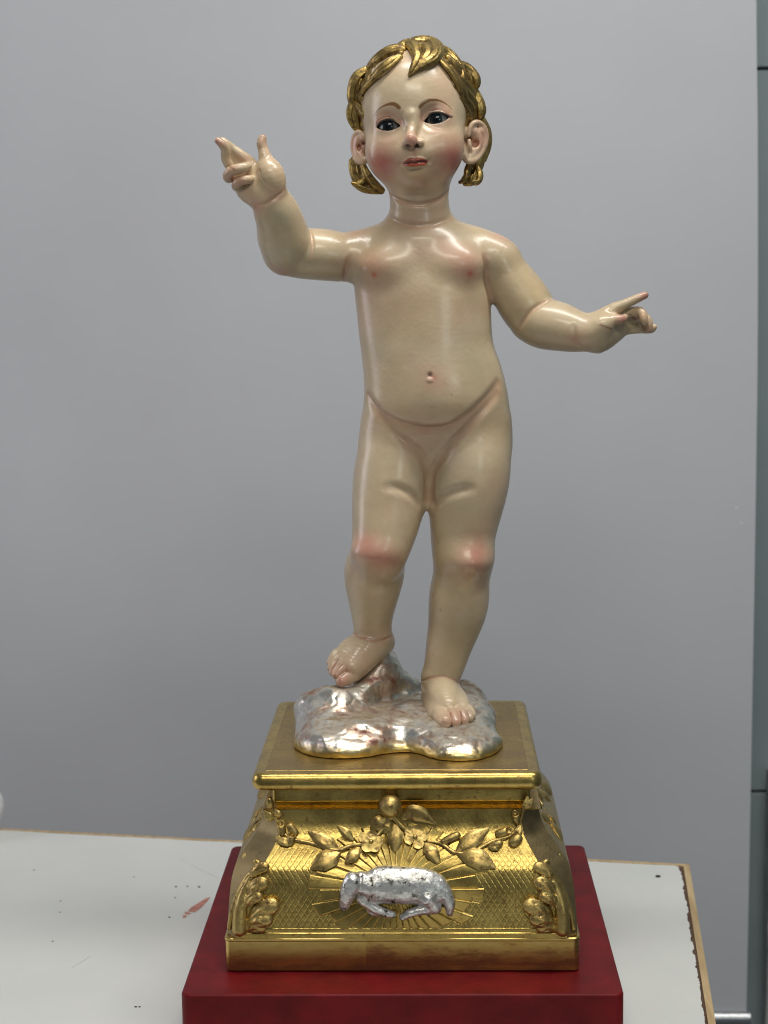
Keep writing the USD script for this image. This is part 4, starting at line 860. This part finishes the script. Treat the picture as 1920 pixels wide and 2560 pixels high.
def put(name, vf, parent, mat=None, keep=True, smooth=45):
    if keep: ORN.append((name, vf))
    return obj(name, vf, mat or M['carved_gold'], parent, smooth=smooth)
def stems(lines):
    F = Field()
    for l, r in lines: F.tube([fs(x, y, 4) for x, y in l], np.array(r)*S, .001)
    return F.mesh(.0008, smooth=1)
STEM = [([(905, 2112), (870, 2118), (848, 2127), (805, 2118), (767, 2107), (734, 2100), (712, 2086), (698, 2060), (684, 2035), (678, 2005)], [5, 5.5, 5.5, 5, 5, 5, 5, 4.5, 4.5, 4]), ([(1070, 2106), (1105, 2112), (1136, 2133), (1189, 2128), (1231, 2105), (1276, 2090), (1297, 2062), (1307, 2030), (1313, 2003)], [5, 5.5, 5.5, 5, 5, 5, 4.5, 4.5, 4]),
        ([(928, 2108), (955, 2075), (976, 2035)], [6, 7, 8]), ([(1037, 2096), (1005, 2066), (978, 2035)], [6, 7, 8])]
gar = put('garland', stems(STEM), ped)
LEAVES = [([(848, 2127), (812, 2106), (771, 2079)], [4, 27, 24, 3]), ([(852, 2128), (818, 2152), (776, 2173)], [5, 34, 32, 3]), ([(898, 2117), (884, 2140), (864, 2158)], [5, 20, 20, 6]), ([(884, 2102), (866, 2084), (845, 2065)], [4, 15, 13, 3]),
          ([(1138, 2135), (1178, 2104), (1222, 2071)], [4, 30, 28, 3]), ([(1141, 2136), (1185, 2146), (1239, 2171)], [5, 34, 36, 3]), ([(1062, 2105), (1078, 2132), (1096, 2157)], [8, 24, 24, 10]), ([(1003, 2048), (1036, 2030), (1090, 2060)], [8, 30, 26, 4]),
          ([(930, 2078), (950, 2056), (972, 2042)], [10, 30, 24, 6]), ([(962, 2086), (968, 2066), (976, 2050)], [6, 18, 16, 6]), ([(987, 2130), (988, 2098), (986, 2060)], [6, 26, 26, 8]),
          ([(1252, 2112), (1236, 2118), (1220, 2120)], [6, 18, 16, 4]), ([(735, 2104), (715, 2108), (690, 2096)], [5, 16, 16, 5]), ([(690, 2046), (676, 2040), (662, 2026)], [5, 17, 17, 5]), ([(697, 2048), (694, 2034), (686, 2022)], [4, 14, 14, 4]),
          ([(1306, 2024), (1316, 2006), (1318, 1988)], [4, 13, 12, 3]), ([(1308, 2024), (1322, 2008), (1332, 1994)], [4, 13, 12, 3]), ([(1280, 2098), (1296, 2082), (1300, 2062)], [4, 14, 12, 3])]
for sp, wd in LEAVES: put('leaf', leaf(sp, wd, (3, 11, 7)), gar)
for a, b, ra, rb, cu in (((1108, 2107), (1142, 2092), 8, 10, False), ((706, 2082), (702, 2060), 9, 10.5, True), ((726, 2110), (731, 2090), 8, 10.5, True), ((738, 2082), (727, 2066), 9, 9, False), ((676, 2012), (675, 1996), 9, 7.5, False), ((1248, 2086), (1270, 2078), 11, 10, True),
                         ((1284, 2108), (1294, 2100), 13, 12, False), ((1293, 2058), (1288, 2033), 6, 9.5, True), ((1232, 2116), (1248, 2112), 7, 9, False)):
    put('bud', bud(a, b, ra, rb, cu), gar, smooth=True)
for (cx, cy), tips in (((928, 2108), ((933, 2078), (958, 2106), (946, 2131), (910, 2131), (899, 2090))), ((1038, 2096), ((1051, 2063), (1071, 2089), (1052, 2124), (1012, 2106), (1017, 2068)))):
    F = Field(); F.ell(fs(cx, cy, 13), np.array([6, 6, 5])*S, None, .0005); F.tube([fs(cx, cy, 0), fs(cx, cy, 12)], np.array([8, 5])*S, .001)
    fl = put('flower', F.mesh(.0007), ped, smooth=True)
    for tx, ty in tips: put('petal', leaf([(cx+(tx-cx)*.12, cy+(ty-cy)*.12), (cx+(tx-cx)*.6, cy+(ty-cy)*.6), (tx, ty)], [5, 17, 20, 8], (12, 10, 11), .10, 9, 5, 1.2, 3, .12), fl)
F = Field(); oc = fs(976, 2009, 20); F.ell(oc, np.array([28, 28, 28])*S, None, .0005); F.ell(oc+(CAM-oc)/np.linalg.norm(CAM-oc)*28*S, np.array([5, 5, 4])*S, None, .0008)
F.tube([oc+[0, .004, .004], oc+[0, .010, .010]], np.array([10, 14])*S, .002)
orb = put('orb', F.mesh(.0008), ped, smooth=True)
# the garland goes round to the sides
side_stem = stems([([q for q in STEM[0][0] if q[0] > 715], [5]*6), ([q for q in STEM[1][0] if q[0] < 1290], [5]*6), STEM[2], STEM[3]])
for k in (1, 3):
    for name, (v, f) in [('garland', side_stem)]+[o_ for o_ in ORN if o_[0] == 'leaf' and abs(o_[1][0][:, 0].mean()-BX) < .074]:
        w = rotz(v-[BX, BY-.003, 0], k)+[BX, BY, 0]
        if name == 'garland': pr_ = obj(name, (w, f), M['carved_gold'], ped, smooth=45)
        else: obj(name, (w, f), M['carved_gold'], pr_, smooth=45)

# acanthus at the corners
def corner_pt(px, py, lift):          # on the front face near the corner, or beyond it on the corner panel
    p = fs(px, py); x = p[0]-BX; z = np.clip(p[2], -.1215, -.03); b = float(xb(z)); ext = abs(x)-b
    if ext > 0: p = p+np.array([0, ext, 0]); n = np.array([math.copysign(.707, x), -.707, .1])
    else: n = fnorm(z)
    return p+n*lift*S
def acanthus(mir):
    g = (lambda x: 2006-x) if mir else (lambda x: x)
    F = Field(); A = lambda pts, r, k=3: F.tube([corner_pt(g(x), y, l) for x, y, l in pts], np.array(r)*S, k*S, 'u', 5*len(pts))
    A([(648, 2166, 8), (622, 2200, 8), (600, 2240, 7), (584, 2284, 6), (574, 2326, 4)], [5, 6.5, 7, 7, 6], 2)
    A([(634, 2190, 3), (616, 2230, 4), (604, 2280, 4), (600, 2322, 3)], [8, 13, 17, 18])
    A([(622, 2226, 9), (612, 2270, 9), (606, 2320, 7)], [3.5, 4.5, 5], 2)
    na = np.array([.35 if mir else -.35, -.9, .25]); na /= np.linalg.norm(na); FA = np.eye(3)+(1/.55-1)*np.outer(na, na)
    for tip, root, r, l in (((662, 2170), (632, 2198), 14, 10), ((658, 2206), (622, 2232), 17, 10), ((646, 2238), (614, 2262), 15, 12), ((682, 2262), (630, 2286), 21, 10), ((668, 2294), (622, 2306), 19, 13), ((654, 2316), (616, 2322), 15, 8)):
        mx, my = (tip[0]*.5+root[0]*.5), (tip[1]*.5+root[1]*.5)-6
        F.tube([corner_pt(g(root[0]), root[1], 2), corner_pt(g(mx), my, l), corner_pt(g(tip[0]), tip[1], l), corner_pt(g(tip[0]+2), tip[1]+8, 1)], np.array([8, r*.95, r*.9, r*.4])*S, 2.2*S, 'u', 18, FA)
        for o_, q_ in ((-.55, .9), (.0, 1.15), (.55, .9)):
            F.tube([corner_pt(g(root[0]+4), root[1]+2+o_*r*.5, l*.4+r*.25), corner_pt(g(mx), my+o_*r, l+r*.55*q_), corner_pt(g(tip[0]-2), tip[1]+o_*r*.8, l+r*.42*q_)], np.array([1.2, 1.9, 1.0])*S, 2.6*S, 's' if o_ else 'u', 12)
    A([(654, 2160, 8), (648, 2156, 12), (640, 2162, 8)], [5, 7, 4])
    return F.mesh(.0008, smooth=1)
for mir in (False, True):
    v, f = acanthus(mir); obj('acanthus_leaf', (v, f), M['carved_gold'], ped, smooth=True)
    q = v-[BX, BY, 0]; w = np.stack([q[:, 1], q[:, 0], q[:, 2]], 1) if not mir else np.stack([-q[:, 1], -q[:, 0], q[:, 2]], 1)      # its other half, on the side
    w = w+[BX+(-.0075 if mir else .0075), BY+.003, 0]
    obj('acanthus_leaf', (w, f[:, ::-1]), M['carved_gold'], ped, smooth=True)

# the lamb
lf_ = Field()
def L(pts, r, k=5, mode='u', M_=None): lf_.tube([fs(x, y, l) for x, y, l in pts], np.array(r)*S, k*S, mode, None, M_)
FL = np.eye(3); fn = fnorm(lam[2]); FL = np.eye(3)+(1/.62-1)*np.outer(fn, fn)
L([(922, 2228, 6), (952, 2212, 8), (1000, 2212, 9), (1050, 2214, 8), (1080, 2222, 6)], [32, 44, 44, 44, 40], 6, 'u', FL)
L([(925, 2212, 10), (905, 2204, 16)], [32, 26], 8); L([(884, 2200, 28), (873, 2222, 29), (866, 2244, 25), (861, 2260, 20)], [22, 20, 15.5, 11.5], 3)
L([(890, 2200, 40), (899, 2214, 38), (902, 2226, 30)], [5, 6, 3], 2); L([(852, 2262, 24), (862, 2268, 26)], [2, 2], 3, 's'); L([(872, 2220, 42), (874, 2224, 42)], [2.5, 2.5], 2, 's')
L([(905, 2240, 12), (930, 2262, 12), (958, 2276, 12), (982, 2283, 10)], [15, 12.5, 11, 8.5], 4); L([(925, 2256, 6), (925, 2276, 8), (960, 2284, 8)], [9, 7, 6], 3)
L([(1070, 2240, 16), (1086, 2262, 14)], [24, 15], 8); L([(1088, 2266, 13), (1050, 2272, 12), (1022, 2280, 12), (1006, 2289, 10)], [15, 12, 11, 8.5], 4)
L([(1098, 2200, 8), (1114, 2226, 10), (1124, 2258, 9), (1124, 2280, 6)], [12, 14, 13, 9], 4)
L([(1036, 2230, 40), (1046, 2262, 30)], [3, 3], 8, 's'); L([(906, 2180, 34), (903, 2206, 44), (902, 2232, 36), (896, 2256, 24)], [3.5, 4.5, 4.5, 4], 5, 's')
lf_.op(lambda p: (meshkit.fbm(p*170, 3, 4)-.5)*.0015, lam-.08, lam+.08, 0, 'd')
obj('lamb', lf_.mesh(.0007, smooth=1), M['lamb_silver'], ped, smooth=True)
